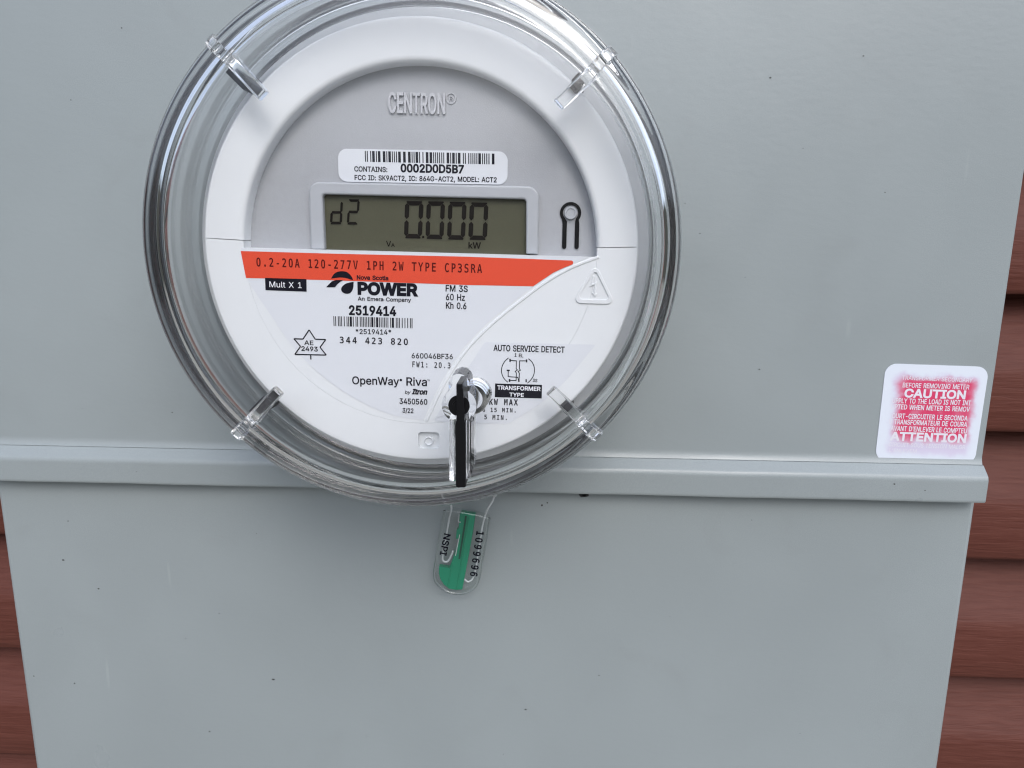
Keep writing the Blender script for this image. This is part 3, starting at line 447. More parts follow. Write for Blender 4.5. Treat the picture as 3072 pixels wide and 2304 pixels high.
def glyph_faces(fam, ch, ox, oz):
    """triangles of one letter, its strokes thickened by ox sideways and oz up and down"""
    key = (fam, ch, round(ox, 3), round(oz, 3))
    if key in _cache: return _cache[key]
    polys = [[(P[i] / 1000, P[i + 1] / 1000) for i in range(0, len(P), 2)] for P in GLYPHS[fam][ch][1:]]
    area = lambda P: sum(P[i - 1][0] * P[i][1] - P[i][0] * P[i - 1][1] for i in range(len(P)))
    sg = 1 if max((area(P) for P in polys), key=abs) > 0 else -1
    if ox or oz:
        q = []
        for P in polys:
            n = len(P); Q = []
            for i in range(n):
                a, p, b = Vector(P[i - 1]), Vector(P[i]), Vector(P[(i + 1) % n])
                u, v = p - a, b - p
                if u.length < 1e-6 or v.length < 1e-6: Q.append(P[i]); continue
                nu, nv = Vector((u.y, -u.x)).normalized() * sg, Vector((v.y, -v.x)).normalized() * sg
                m = nu + nv
                if m.length < .3: m = nu
                else: m = m / max(.45, m.length_squared / 2)
                Q.append((p.x + m.x * ox, p.y + m.y * oz))
            q.append(Q)
        polys = q
    vs, es = [], []
    for P in polys:
        k = len(vs); vs += [Vector(p) for p in P]; es += [(k + i, k + (i + 1) % len(P)) for i in range(len(P))]
    r = delaunay_2d_cdt(vs, es, [], 0, 1e-5)
    V = [tuple(v) for v in r[0]]; T_ = []
    for f in r[2]:
        c = (sum(V[j][0] for j in f) / 3, sum(V[j][1] for j in f) / 3)
        if winding(c, polys): T_.append(tuple(f))
    _cache[key] = (V, T_); return _cache[key]
def text(bm, s, lb, rb, h, d, off=0.0, mono=False, shear=0.0, mat=0, d1=None):
    """s between photo pixels lb and rb (left and right end of the baseline), capitals h pixels tall, lying at depth d"""
    A, B = xz(*lb, d), xz(*rb, d)
    H = (xz(lb[0], lb[1] - h, d) - A).length
    ex = (B - A); wid = ex.length; ex.normalize(); ez = Vector((-ex.y, ex.x))
    fam = 'M' if mono else 'R'; cap = CAPH[fam]; kz = H / cap; x = 0; lay = []; x0, x1 = 9, -9
    for ch in s:
        if ch == ' ': x += .602 if mono else .27; continue
        if mono and ch == '0': ch = 'O'
        G = GLYPHS[fam][ch]; lay.append((ch, x))
        x0 = min(x0, x + min(min(P[0::2]) for P in G[1:]) / 1000); x1 = max(x1, x + max(max(P[0::2]) for P in G[1:]) / 1000)
        x += .602 if mono else G[0] / 1000
    kx = (wid - 2 * off * kz) / (x1 - x0)
    vs, fs = [], []
    for ch, x in lay:
        v_, f_ = glyph_faces(fam, ch, off * kz / kx, off)
        fs += [tuple(j + len(vs) for j in f) for f in f_]
        vs += [((x + p[0] - x0) * kx + off * kz + shear * p[1] * kz, p[1] * kz) for p in v_]
    bv = [bm.verts.new(V3(A + ex * v[0] + ez * v[1], d)) for v in vs]
    new = []
    for f in fs:
        try:
            fc = bm.faces.new([bv[j] for j in f]); fc.material_index = mat; new.append(fc)
        except ValueError: pass
    for fc in new:
        fc.normal_update()
        if fc.normal.y > 0: fc.normal_flip()
    if d1 is not None:
        r = bmesh.ops.extrude_face_region(bm, geom=new)
        for v in r['geom']:
            if isinstance(v, bmesh.types.BMVert): v.co.y = d1
        bmesh.ops.recalc_face_normals(bm, faces=bm.faces[:])
def barcode(bm, tl, tr, bl, br, d, n, seed):
    rnd = random.Random(seed); w = []; 
    for i in range(n): w.append(rnd.choice([1, 1, 1, 2.6])); w.append(rnd.choice([1, 1, 1.2, 2.4]))
    w = w[:-1]; tot = sum(w); x = 0
    T0, T1, B0, B1 = [xz(*p, d) for p in (tl, tr, bl, br)]
    for i, k in enumerate(w):
        if i % 2 == 0:
            a, b = x / tot, (x + k) / tot
            flat(bm, [T0.lerp(T1, a), B0.lerp(B1, a), B0.lerp(B1, b), T0.lerp(T1, b)], d)
        x += k
def T(bm, k, s, lb, rb, h, d, **kw):
    text(bm, s, px(k, *lb), px(k, *rb), h / CROPS[k][2], d, **kw)

# ================================================================ siding wall
D_SEAM = D_WALL - .021
seams = [at(3000, 882, D_SEAM).z, at(2990, 1285, D_SEAM).z, at(2950, 1678, D_SEAM).z, at(2930, 2035, D_SEAM).z]
pitch = (seams[0] - seams[3]) / 3
bm = bmesh.new()
prof = []
z0 = seams[0] + 3 * pitch
for i in range(9):
    zb = z0 - (i + 1) * pitch
    for k in range(9):                                # sloping upper half of the course
        t = k / 8; prof.append((D_WALL - .0195 * (t ** 1.15), zb + pitch * (1.0 - .50 * t)))
    prof.append((D_WALL - .0208, zb + pitch * .46)); prof.append((D_WALL - .0216, zb + pitch * .40)); prof.append((D_WALL - .0219, zb + pitch * .2))
    prof.append((D_WALL - .0222, zb + .0025)); prof.append((D_WALL - .0212, zb + .0006)); prof.append((D_WALL - .0204, zb)); prof.append((D_WALL - .0003, zb + .003))
rows = []
for x in (-1.2, 1.2): rows.append([bm.verts.new((x, d, z)) for d, z in prof])
for i in range(len(prof) - 1): bm.faces.new((rows[0][i], rows[0][i + 1], rows[1][i + 1], rows[1][i]))
ft = [bm.verts.new((x, D_WALL + .05, prof[0][1])) for x in (-1.2, 1.2)]; fb = [bm.verts.new((x, D_WALL + .05, prof[-1][1])) for x in (-1.2, 1.2)]
bm.faces.new((rows[0][0], rows[1][0], ft[1], ft[0])); bm.faces.new((rows[0][-1], fb[0], fb[1], rows[1][-1])); bm.faces.new((ft[0], ft[1], fb[1], fb[0]))
w = obj('siding_wall', bm, M['siding'], smooth=35)
w['label'] = 'dark red-brown horizontal siding with wood grain behind the grey meter box'; w['category'] = 'wall'

# ================================================================ meter box
zl1 = at(1500, 1364, D_UP).z; zl2 = at(1500, 1416, D_LIP).z; zl3 = at(1500, 1478, D_LIP).z
XR = .6337 * D_UP; XLb, XRb = -.8118 * D_BODY, .6345 * D_BODY
XL = XLb - (XR - XRb) - .002
box = thing('meter_box', 'large grey painted steel box with a lipped upper cover on the siding wall', 'meter box', ((XL + XR) / 2, .385, at(1500, 2600, D_BODY).z))
def extrude_wavy(bm, prof, x0, x1, n=60, amp=.00005):
    rows = []
    for i in range(n + 1):
        x = x0 + (x1 - x0) * i / n
        w = amp * (math.sin(x * 61) + .7 * math.sin(x * 137 + 1) + .5 * math.sin(x * 331 + 2)); w2 = amp * (math.sin(x * 83 + 4) + .6 * math.sin(x * 211))
        rows.append([bm.verts.new((x, d + (w if z < zl1 - .001 else 0), z + (w2 if z < zl1 - .001 else 0))) for d, z in prof])
    m = len(prof)
    for i in range(n):
        for j in range(m): bm.faces.new((rows[i][j], rows[i + 1][j], rows[i + 1][(j + 1) % m], rows[i][(j + 1) % m]))
    bm.faces.new(rows[0][::-1]); bm.faces.new(rows[-1])
    bmesh.ops.recalc_face_normals(bm, faces=bm.faces)
def extrude_x(bm, prof, x0, x1):
    a = [bm.verts.new((x0, d, z)) for d, z in prof]; b = [bm.verts.new((x1, d, z)) for d, z in prof]
    n = len(prof)
    for i in range(n): bm.faces.new((a[i], b[i], b[(i + 1) % n], a[(i + 1) % n]))
    bm.faces.new(a[::-1]); bm.faces.new(b)
    bmesh.ops.recalc_face_normals(bm, faces=bm.faces)
def specks(bm, spots, d, mat=1):
    for (u, v, r) in spots:
        if r < 8: r *= .62
        c = xz(u, v, d); k = r * d / F; rnd = random.Random(int(u * 7 + v))
        n = 9; a0 = rnd.random() * 6; st = 1 + rnd.random() * .8
        flat(bm, [Vector((c.x + k * st * math.cos(a0 + 6.283 * i / n) * (.7 + .5 * rnd.random()), c.y + k * math.sin(a0 + 6.283 * i / n) * (.7 + .5 * rnd.random()))) for i in range(n)], d - .00008, mat)
bm = bmesh.new()
ztop = CAM.z + .24
pf = [(D_UP, ztop), (D_UP, zl1 + .004)]
for k in range(9):                                        # concave fold, slope, convex fold
    t = k / 8; pf.append((D_UP - .0012 * t * t, zl1 + .004 * (1 - t)))
pf_lip = [(D_UP - .0012, zl1)]
for k in range(1, 9):
    t = k / 8; pf_lip.append((D_UP - .0012 - (D_UP - .0012 - D_LIP - .0006) * t, zl1 + (zl2 - zl1) * (t * .62)))
for k in range(1, 7):
    t = k / 6; pf_lip.append((D_LIP + .0006 * (1 - t) ** 2, zl1 + (zl2 - zl1) * (.62 + .38 * t)))
pf_lip += [(D_LIP, zl2 - .0006), (D_LIP, zl3 + .0014), (D_LIP, zl3 + .0008), (D_LIP + .0003, zl3 + .0002), (D_LIP + .001, zl3), (D_LIP + .0025, zl3), (D_LIP + .0025, zl2), (D_UP + .004, zl1)]
extrude_x(bm, pf + [(D_UP + .004, zl1), (D_UP + .075, zl1), (D_UP + .075, ztop)], XL, XR)
extrude_wavy(bm, pf_lip, XL - .0006, XR + .0004)
specks(bm, [(365, 84, 3.2), (213, 300, 2.6), (180, 515, 2), (2311, 233, 3.5), (2590, 168, 2.5), (2409, 445, 2.2), (2655, 577, 2.6), (2100, 700, 2.4), (2278, 1108, 3.4), (517, 1237, 3),
            (247, 1225, 2.2), (2055, 610, 2), (2235, 832, 2.2)], D_UP)
specks(bm, [(2775, 1471, 3), (2683, 1452, 4), (410, 1415, 2)], D_LIP)
cv = obj('upper_cover', bm, [M['paint'], M['speck']], box, smooth=35, bevel=.0007, bang=60)
bm = bmesh.new()
ztb, zbb = zl3 + .03, at(1500, 2620, D_BODY).z
prism(bm, [(XLb, ztb), (XRb, ztb), (XRb + .0006, zbb), (XLb - .0002, zbb)], D_BODY, .385)
specks(bm, [(1747, 1480, 12), (1757, 1484, 8), (1626, 1516, 6), (1642, 1508, 4), (205, 1563, 3), (190, 1680, 5), (296, 1766, 4), (820, 2038, 5), (557, 1915, 3), (658, 1840, 3), (102, 2028, 3),
            (224, 2050, 4), (629, 2194, 5), (1577, 2128, 4), (1797, 2026, 3.5), (1510, 2262, 2.5), (2010, 1850, 2), (2400, 2200, 2.2), (1325, 1885, 2.2), (770, 1600, 2), (1100, 2210, 2.5), (2255, 1560, 2)], D_BODY)
obj('lower_panel', bm, [M['paint'], M['speck']], box, smooth=35, bevel=.0022, segs=4)

# caution sticker on the cover
def sticker_mat():
    m, t, b = node_mat('faded_caution_print')
    tc = t.nodes.new('ShaderNodeTexCoord'); uv = t.nodes.new('ShaderNodeSeparateXYZ'); t.links.new(tc.outputs['UV'], uv.inputs[0])
    nz = t.nodes.new('ShaderNodeTexNoise'); nz.inputs['Scale'].default_value = 7; nz.inputs['Detail'].default_value = 5
    t.links.new(tc.outputs['UV'], nz.inputs['Vector'])
    def mr(src, a, c, lo=0, hi=1):
        n = t.nodes.new('ShaderNodeMapRange'); n.interpolation_type = 'SMOOTHSTEP'
        n.inputs[1].default_value = a; n.inputs[2].default_value = c; n.inputs[3].default_value = lo; n.inputs[4].default_value = hi
        t.links.new(src, n.inputs[0]); return n.outputs[0]
    def ma(op, a, c):
        n = t.nodes.new('ShaderNodeMath'); n.operation = op
        for i, x in enumerate((a, c)):
            if isinstance(x, (int, float)): n.inputs[i].default_value = x
            else: t.links.new(x, n.inputs[i])
        return n.outputs[0]
    wob = ma('MULTIPLY', ma('SUBTRACT', nz.outputs[0], .5), .16)
    X = ma('ADD', uv.outputs[0], wob); Y = ma('ADD', uv.outputs[1], wob)
    mask = ma('MULTIPLY', ma('MULTIPLY', mr(X, .10, .23), mr(X, .94, .84)), ma('MULTIPLY', mr(Y, .17, .30), mr(Y, .90, .82)))
    mask = ma('MULTIPLY', mask, mr(nz.outputs[0], .25, .5, .8, 1))
    ghost = ma('MULTIPLY', ma('MULTIPLY', mr(X, .06, .16), mr(X, .97, .86)), ma('MULTIPLY', mr(Y, .04, .14), mr(Y, .93, .86)))
    gm = t.nodes.new('ShaderNodeMix'); gm.data_type = 'RGBA'; gm.inputs[6].default_value = (.66, .70, .77, 1); gm.inputs[7].default_value = (.60, .55, .68, 1)
    t.links.new(ghost, gm.inputs[0])
    mix = t.nodes.new('ShaderNodeMix'); mix.data_type = 'RGBA'
    t.links.new(gm.outputs[2], mix.inputs[6])
    mix.inputs[7].default_value = (.60, .045, .125, 1)
    t.links.new(mask, mix.inputs[0]); t.links.new(mix.outputs[2], b.inputs['Base Color']); b.inputs['Roughness'].default_value = .4
    return m
ds = D_UP - .00025
cq = [xz(*px('W', *p), ds) for p in ((383, 1170), (1300, 1208), (1437, 310), (485, 278))]
bm = bmesh.new(); prism(bm, rr(cq, .0045, 8), ds, D_UP + .0001)
uvl = bm.loops.layers.uv.new('UVMap')
ux, uz = cq[1] - cq[0], cq[3] - cq[0]; det = ux.x * uz.y - ux.y * uz.x
for f in bm.faces:
    for l in f.loops:
        q = Vector((l.vert.co.x, l.vert.co.z)) - cq[0]
        l[uvl].uv = ((q.x * uz.y - q.y * uz.x) / det, (ux.x * q.y - ux.y * q.x) / det)
st = obj('caution_sticker', bm, sticker_mat(), box, label='worn white sticker with faded crimson caution print')
bm = bmesh.new(); dt = ds - .00006
T(bm, 'W', 'TRANSFORMER SECONDARY', (632, 426), (1280, 452), 36, dt, off=.008)
T(bm, 'W', 'BEFORE REMOVING METER', (637, 497), (1250, 517), 42, dt, off=.012)
T(bm, 'W', 'CAUTION', (650, 586), (1215, 604), 72, dt, off=.035)
T(bm, 'W', 'UPPLY TO THE LOAD IS NOT INT', (540, 640), (1265, 664), 43, dt, off=.014)
T(bm, 'W', 'UPTED WHEN METER IS REMOV', (530, 696), (1255, 722), 43, dt, off=.014)
T(bm, 'W', 'OURT-CIRCUITER LE SECONDA', (538, 780), (1235, 805), 43, dt, off=.014)
T(bm, 'W', 'U TRANSFORMATEUR DE COURA', (510, 834), (1230, 862), 43, dt, off=.014)
T(bm, 'W', "AVANT D'ENLEVER LE COMPTEU", (526, 895), (1228, 922), 43, dt, off=.014)
T(bm, 'W', 'ATTENTION', (520, 983), (1220, 1006), 72, dt, off=.035)
T(bm, 'W', 'CIRCUIT SOUS TENSION MALGR', (508, 1040), (1212, 1068), 36, dt, off=.008)
T(bm, 'W', "L'ENLEVEM", (515, 1092), (765, 1102), 32, dt, off=.004)
obj('lettering', bm, plain('faded_white_ink', (.68, .66, .72), .5), st)

# ================================================================ electricity meter
C_RIM = Vector((-.1776 * .2192, CAM.z - .0167 * .2192))
C_RING = Vector((-.16516 * D_RING, CAM.z - .0170 * D_RING))
R_RING, R_IN = .3013 * D_RING, .0560
met = thing('electricity_meter', 'round clear-covered digital electricity meter with white bezel and orange band', 'electricity meter', (C_RING.x, D_UP, C_RING.y))
bm = bmesh.new()
lathe(bm, [(.0560, .2440), (.0740, .2440), (.0755, .2446), (.0760, .2460), (.0758, .2700), (.0735, .2745), (.0735, .2905), (0, .2905)], C_RIM, 160, closed=False)
obj('base', bm, M['base_grey'], met, smooth=35)
bm = bmesh.new()
lathe(bm, [(.060, .2372), (.060, .240), (.058, .2415), (.058, .2445)], C_RING, 160, closed=False)
obj('inner_housing', bm, M['white_plastic'], met, smooth=35)

bm = bmesh.new()
lathe(bm, [(.0740, .2752), (.0798, .2752), (.0804, .2757), (.0804, .2905), (.0740, .2905)], C_RIM, 200)
obj('dark_ring', bm, M['dark_ring'], met, smooth=35)  # added ring behind the cover wall, there to darken bands in the clear rim
# bezel: raised upper arc and lower dish
jl, jr = xz(616, 714, D_RING), xz(1917, 741, D_RING)
aJ = math.atan2((jr - C_RING).y, (jr - C_RING).x); bJ = math.atan2((jl - C_RING).y, (jl - C_RING).x) % (2 * math.pi)
def bez(low):
    p = [(R_IN, D_GREY + .0012)]
    if low: p += [(R_IN, D_RING)]
    else: p += [(R_IN, D_RING + .0012), (R_IN + .0003, D_RING + .0005), (R_IN + .0010, D_RING + .0001), (R_IN + .0018, D_RING)]
    p += [(R_IN + .006, D_RING), (R_RING - .0035, D_RING), (R_RING - .002, D_RING + .0001)]
    for k in range(1, 9):
        a = k / 8 * math.pi / 2; p.append((R_RING - .0011 + .0011 * math.sin(a), D_RING + .0001 + .0011 * (1 - math.cos(a))))
    p += [(R_RING, D_RING + .0152), (R_RING - .002, D_RING + .0152), (R_RING - .002, D_GREY + .0012)]
    return p
g = .00022 / 2 / R_RING
bm = bmesh.new(); lathe(bm, bez(False), C_RING, 140, a0=aJ + g, a1=bJ - g)
obj('upper_bezel', bm, M['white_plastic'], met, smooth=40)
bm = bmesh.new(); lathe(bm, bez(True), C_RING, 140, a0=bJ + g, a1=aJ + 2 * math.pi - g)
lb = obj('lower_bezel', bm, M['white_plastic'], met, smooth=40)
# moulded recess with a pin near the bottom of the dish
def cut(o, bmc):
    c = obj('cutter', bmc, [], None); c.location = base(o)
    bm2 = c.data
    for v in bm2.vertices: v.co -= c.location
    mod = o.modifiers.new('b', 'BOOLEAN'); mod.object = c; mod.operation = 'DIFFERENCE'; mod.solver = 'EXACT'
    c.parent = None
    dg = bpy.context.evaluated_depsgraph_get(); dg.update()
    me = bpy.data.meshes.new_from_object(o.evaluated_get(dg)); o.modifiers.clear(); o.data = me
    bpy.data.objects.remove(c)
bm = bmesh.new()
prism(bm, rr([xz(*p, D_RING) for p in ((1254, 1296), (1318, 1297), (1318, 1346), (1256, 1345))], .0012, 5), D_RING - .004, D_RING + .0016)
cut(lb, bm)
bm = bmesh.new(); pc = xz(1285, 1325, D_RING)
lathe(bm, [(.0010, D_RING + .0016), (.0010, D_RING + .0009), (.0013, D_RING + .0006), (.0016, D_RING + .0008), (.0016, D_RING + .0017)], pc, 32, closed=False)
flat(bm, disc_pts(pc, .001, 24), D_RING + .0012)
obj('moulded_pin', bm, M['white_plastic'], met, smooth=50)
# lower dish plate
ptop_l, ptop_r = (728, 743), (1806, 772)
tl, tr = xz(*ptop_l, D_RING), xz(*ptop_r, D_RING)
def circ_hit(a, b, c, r):
    """where line a-b crosses the circle: left and right points"""
    dv = (b - a).normalized(); m = c - a; k = m.dot(dv); h = math.sqrt(max(0, r * r - (m - dv * k).length_squared))
    return a + dv * (k - h), a + dv * (k + h)
hl, hr = circ_hit(tl, tr, C_RING, R_IN - .00005)
th_l = math.atan2((hl - C_RING).y, (hl - C_RING).x) % (2 * math.pi); th_r = math.atan2((hr - C_RING).y, (hr - C_RING).x) % (2 * math.pi)
if th_r < th_l: th_r += 2 * math.pi
bm = bmesh.new()
prism(bm, disc_pts(C_RING, R_IN - .00005, 96, th_l, th_r, ends=True), D_RING, D_GREY + .0015)
obj('lower_plate', bm, M['white_plastic'], met)
# grey faceplate
bm = bmesh.new(); lathe(bm, [(0, D_GREY), (R_IN + .003, D_GREY), (R_IN + .003, D_GREY + .0012), (0, D_GREY + .0012)], C_RING, 128, closed=False)
fp = obj('faceplate', bm, M['grey_plastic'], met)
bm = bmesh.new()
text(bm, 'CENTRON', (1164, 337), (1335, 341), 60, D_GREY - .0009, off=.012, d1=D_GREY + .0002)
cR = xz(1353, 295, D_GREY - .0004)
lathe(bm, [(.00135, D_GREY + .0002), (.00135, D_GREY - .0004), (.00165, D_GREY - .0004), (.00165, D_GREY + .0002)], cR, 28, closed=False)
text(bm, 'R', (1348, 301), (1359, 301), 12, D_GREY - .0005, d1=D_GREY + .0002)
obj('raised_lettering', bm, plain('raised_grey_lit', (.47, .475, .50), .3), fp, bevel=.00008, segs=1)  # lighter than the faceplate: the letters' lit edges are put into the colour

# display
dF = D_GREY - .0026; dL = D_GREY - .0003
o_ = [px('B', *p) for p in ((88, 962), (68, 400), (1982, 440), (1975, 1003))]
i_ = [px('B', *p) for p in ((1875, 1001), (1876, 546), (183, 504), (203, 964))]
O = [xz(*p, dF) for p in o_]; I = [xz(*p, dF) for p in i_]
bm = bmesh.new(); prism(bm, rr(O + I, [0, .0036, .0036, 0, 0, .0010, .0010, 0], 8), dF, D_GREY + .0003)
obj('display_frame', bm, M['frame_plastic'], met, smooth=30, bevel=.00055, segs=3)
bm = bmesh.new(); e = .0012
c4 = [I[0] + Vector((e, -e)), I[1] + Vector((e, e)), I[2] + Vector((-e, e)), I[3] + Vector((-e, -e))]
prism(bm, c4, dL, D_GREY + .0002)
lcd = obj('display', bm, M['lcd'], met, label='olive green liquid crystal display reading zero')
bm = bmesh.new(); dS = dL - .00025
def seg7(BL, BR, TL_, TR_, on, tx, tz, gap=.012):
    def pt(u, w):
        a = (BL[0] + (BR[0] - BL[0]) * u, BL[1] + (BR[1] - BL[1]) * u); b = (TL_[0] + (TR_[0] - TL_[0]) * u, TL_[1] + (TR_[1] - TL_[1]) * u)
        return xz(*px('B', a[0] + (b[0] - a[0]) * w, a[1] + (b[1] - a[1]) * w), dS)
    def hor(zc, kind):
        x0, x1 = gap + tx * .12, 1 - gap - tx * .12; h = tz / 2; s = tx * .62
        if kind == 't': q = [(x0 + s * .35, zc + h), (x0 + s * .2, zc + h * .5), (x0 + s * 1.5, zc - h), (x1 - s * 1.5, zc - h), (x1 - s * .2, zc + h * .5), (x1 - s * .35, zc + h)]
        elif kind == 'b': q = [(x0 + s * .35, zc - h), (x0 + s * .2, zc - h * .5), (x0 + s * 1.5, zc + h), (x1 - s * 1.5, zc + h), (x1 - s * .2, zc - h * .5), (x1 - s * .35, zc - h)]
        else: q = [(x0 + s * .4, zc), (x0 + s, zc + h), (x1 - s, zc + h), (x1 - s * .4, zc), (x1 - s, zc - h), (x0 + s, zc - h)]
        flat(bm, [pt(*p) for p in q], dS)
    def ver(xc, za, zb):
        h = tx / 2; s = tz * .55
        q = [(xc, zb - gap), (xc + h, zb - gap - s), (xc + h, za + gap + s), (xc, za + gap), (xc - h, za + gap + s), (xc - h, zb - gap - s)]
        flat(bm, [pt(*p) for p in q], dS)
    h = tz / 2
    if 'a' in on: hor(1 - h, 't')
    if 'g' in on: hor(.5, 'm')
    if 'd' in on: hor(h, 'b')
    if 'f' in on: ver(tx / 2, .5, 1 - h * .7)
    if 'b' in on: ver(1 - tx / 2, .5, 1 - h * .7)
    if 'e' in on: ver(tx / 2, h * .7, .5)
    if 'c' in on: ver(1 - tx / 2, h * .7, .5)
for bl, br, t0, t1, yt, yb in ((862, 1010, 872, 1026, 560, 870), (1040, 1190, 1052, 1204, 563, 875), (1219, 1367, 1231, 1383, 567, 880), (1395, 1550, 1410, 1564, 572, 883)):
    seg7((bl, yb), (br, yb + 3), (t0, yt), (t1, yt + 3), 'abcdef', .235, .118)
seg7((248, 752), (347, 754), (258, 556), (357, 558), 'bcdeg', .20, .105)
seg7((388, 756), (482, 757), (400, 546), (497, 548), 'abged', .20, .105)
flat(bm, [xz(*px('B', *p), dS) for p in ((1013, 851), (1031, 851), (1031, 869), (1013, 869))], dS)
T(bm, 'B', 'V', (714, 937), (756, 938), 44, dS, off=.016)
T(bm, 'B', 'A', (756, 940), (786, 941), 28, dS, off=.016)
T(bm, 'B', 'kW', (1397, 953), (1500, 956), 50, dS, off=.018)
obj('display_segments', bm, M['segment'], lcd)

# radio label above the display
dl = D_GREY - .0003; dp = dl - .00006
bm = bmesh.new(); prism(bm, rr([xz(*px('B', *p), dl) for p in ((320, 400), (1720, 426), (1723, 151), (314, 127))], .0028, 8), dl, D_GREY + .0001)
rl = obj('barcode_label', bm, M['label'], met)
bm = bmesh.new()
barcode(bm, px('B', 537, 145), px('B', 1613, 168), px('B', 540, 236), px('B', 1613, 258), dp, 46, 3)
T(bm, 'B', 'CONTAINS:', (450, 315), (725, 321), 41, dp, off=.02)
T(bm, 'B', '0002D0D5B7', (834, 319), (1360, 330), 64, dp, off=.035)
T(bm, 'B', 'FCC ID: SK9ACT2, IC: 864G-ACT2, MODEL: ACT2', (453, 386), (1632, 406), 40, dp, off=.02)
obj('lettering', bm, M['ink'], rl)

# optical port
dP = D_GREY - .0004
bm = bmesh.new()
oc = px('T', 1258, 1570)
cO = xz(*oc, dP); k = D_GREY / F
pts = []
a0 = math.asin(.0); R1 = 31 * k
bl_, br_ = xz(1686, 747, dP), xz(1736, 748, dP); w_ = 12.5 * k
def leg(x, zb): return zb
pl = disc_pts(cO, R1, 40, R_(-38), R_(218), ends=True)
xl0, xl1, xr0, xr1 = bl_.x, bl_.x + w_, br_.x - w_, br_.x
zb = bl_.y
loop = pl + [Vector((xl0, cO.y - R1 * 1.0))] + [Vector((xl0, zb + w_ / 2))] + disc_pts((xl0 + w_ / 2, zb + w_ / 2), w_ / 2, 8, math.pi, 2 * math.pi, ends=True)[1:]
loop += [Vector((xl1, cO.y - 24 * k))] + disc_pts(cO, 22 * k, 30, R_(222), R_(-42), ends=True) + [Vector((xr0, cO.y - 24 * k))]
loop += disc_pts((xr0 + w_ / 2, zb + w_ / 2), w_ / 2, 8, math.pi, 2 * math.pi, ends=True) + [Vector((xr1, cO.y - R1 * 1.0))]
prism(bm, loop, dP, D_GREY + .0001)
op = obj('optical_port', bm, M['black_plastic'], met)
bm = bmesh.new(); rB = 18.5 * k
lathe(bm, [(0, dP - .0006), (rB * .62, dP - .0006), (rB * .68, dP - .0009), (rB * .95, dP - .0009), (rB, dP - .0007), (rB, D_GREY)], cO, 48, closed=False)
obj('port_button', bm, M['frame_plastic'], op, smooth=40)

# nameplate: label, orange band, ridge
dN = D_RING - .00012; dO = dN - .00006; dI = dO - .00006
ridge_px = [(1798, 770), (1713, 803), (1636, 847), (1559, 904), (1481, 967), (1424, 1022), (1385, 1069), (1345, 1130), (1318, 1180), (1297, 1225), (1279, 1264)]
ridge = smooth_path([xz(*p, dN) for p in ridge_px], 8)
arc_px = [(1272, 1262), (1180, 1246), (1100, 1214), (1010, 1161), (920, 1086), (860, 1016), (807, 938), (768, 880), (744, 842), (728, 786), (722, 752)]
arc = smooth_path([xz(*p, dN) for p in arc_px], 6)
off_r = []
for i, p in enumerate(ridge):
    t = (ridge[min(i + 1, len(ridge) - 1)] - ridge[max(i - 1, 0)]).normalized(); off_r.append(p + Vector((t.y, -t.x)) * .0011)
lab = [xz(724, 744, dN), xz(1270, 757, dN), xz(1765, 771, dN)] + [p for p in off_r if p.y < xz(1700, 800, dN).y] + arc
bm = bmesh.new(); prism(bm, lab, dN, D_RING + .0006)
npl = obj('nameplate', bm, M['label'], met)
bm = bmesh.new()
ob = [xz(*p, dO) for p in ((722, 753), (1000, 761), (1400, 770), (1700, 781))] + disc_pts(xz(1713, 788, dO), 6.5 * D_RING / F, 8, R_(80), R_(-50), ends=True) + \
     [xz(*p, dO) for p in ((1690, 804), (1660, 818), (1630, 838), (1599, 859), (1400, 855), (1000, 841), (738, 834))]
flat(bm, ob, dO)
obj('orange_band', bm, M['orange'], npl)
bm = bmesh.new()
text(bm, '0.2-20A 120-277V 1PH 2W TYPE CP3SRA', (769.6, 798.5), (1446, 818.5), 25, dI, off=.015, mono=True)
obj('band_lettering', bm, M['brown_ink'], npl)
bm = bmesh.new()
flat(bm, [xz(*px('A', *p), dI) for p in ((300, 580), (693, 592), (695, 711), (305, 697))], dI)
T(bm, 'A', 'Nova Scotia', (1170, 594), (1470, 602), 38, dI, off=.03)
T(bm, 'A', 'POWER', (1178, 731), (1747, 748), 104, dI, off=.05)
T(bm, 'A', 'An Emera Company', (1180, 794), (1685, 808), 35, dI, off=.02)
T(bm, 'A', '2519414', (1096, 928), (1545, 939), 84, dI, off=.03)
barcode(bm, px('A', 948, 943), px('A', 1698, 963), px('A', 951, 1037), px('A', 1698, 1058), dI, 38, 5)
T(bm, 'A', '*2519414*', (1160, 1111), (1497, 1118), 46, dI, off=.015)
T(bm, 'A', '344 423 820', (1010, 1197), (1655, 1216), 58, dI, mono=True, off=.018)
T(bm, 'A', '660046BF36', (1690, 1341), (2081, 1351), 48, dI, off=.012)
T(bm, 'A', 'FW1: 20.3', (1697, 1425), (2058, 1437), 52, dI, mono=True, off=.012)
def wl(k): return k * D_RING / F
sp = [(718, 1073), (777, 1162), (876, 1165), (822, 1238), (881, 1312), (583, 1305), (637, 1230), (574, 1157), (661, 1160)]
P_ = xzl('A', sp, dI)
for i in range(9): stroke(bm, [P_[i], P_[(i + 1) % 9]], wl(3.6), dI)
stroke(bm, xzl('A', [(733, 1308), (735, 1354)], dI), wl(3.6), dI)
T(bm, 'A', 'AE', (673, 1214), (760, 1217), 41, dI, off=.015)
T(bm, 'A', '2493', (645, 1271), (801, 1277), 42, dI, off=.022)
T(bm, 'A', 'OpenWay', (1127, 1587), (1572, 1598), 72, dI, off=.014)
flat(bm, disc_pts(xz(*px('A', 1588, 1549), dI), wl(4), 12), dI)
T(bm, 'A', 'Riva', (1640, 1599), (1836, 1605), 75, dI, off=.014)
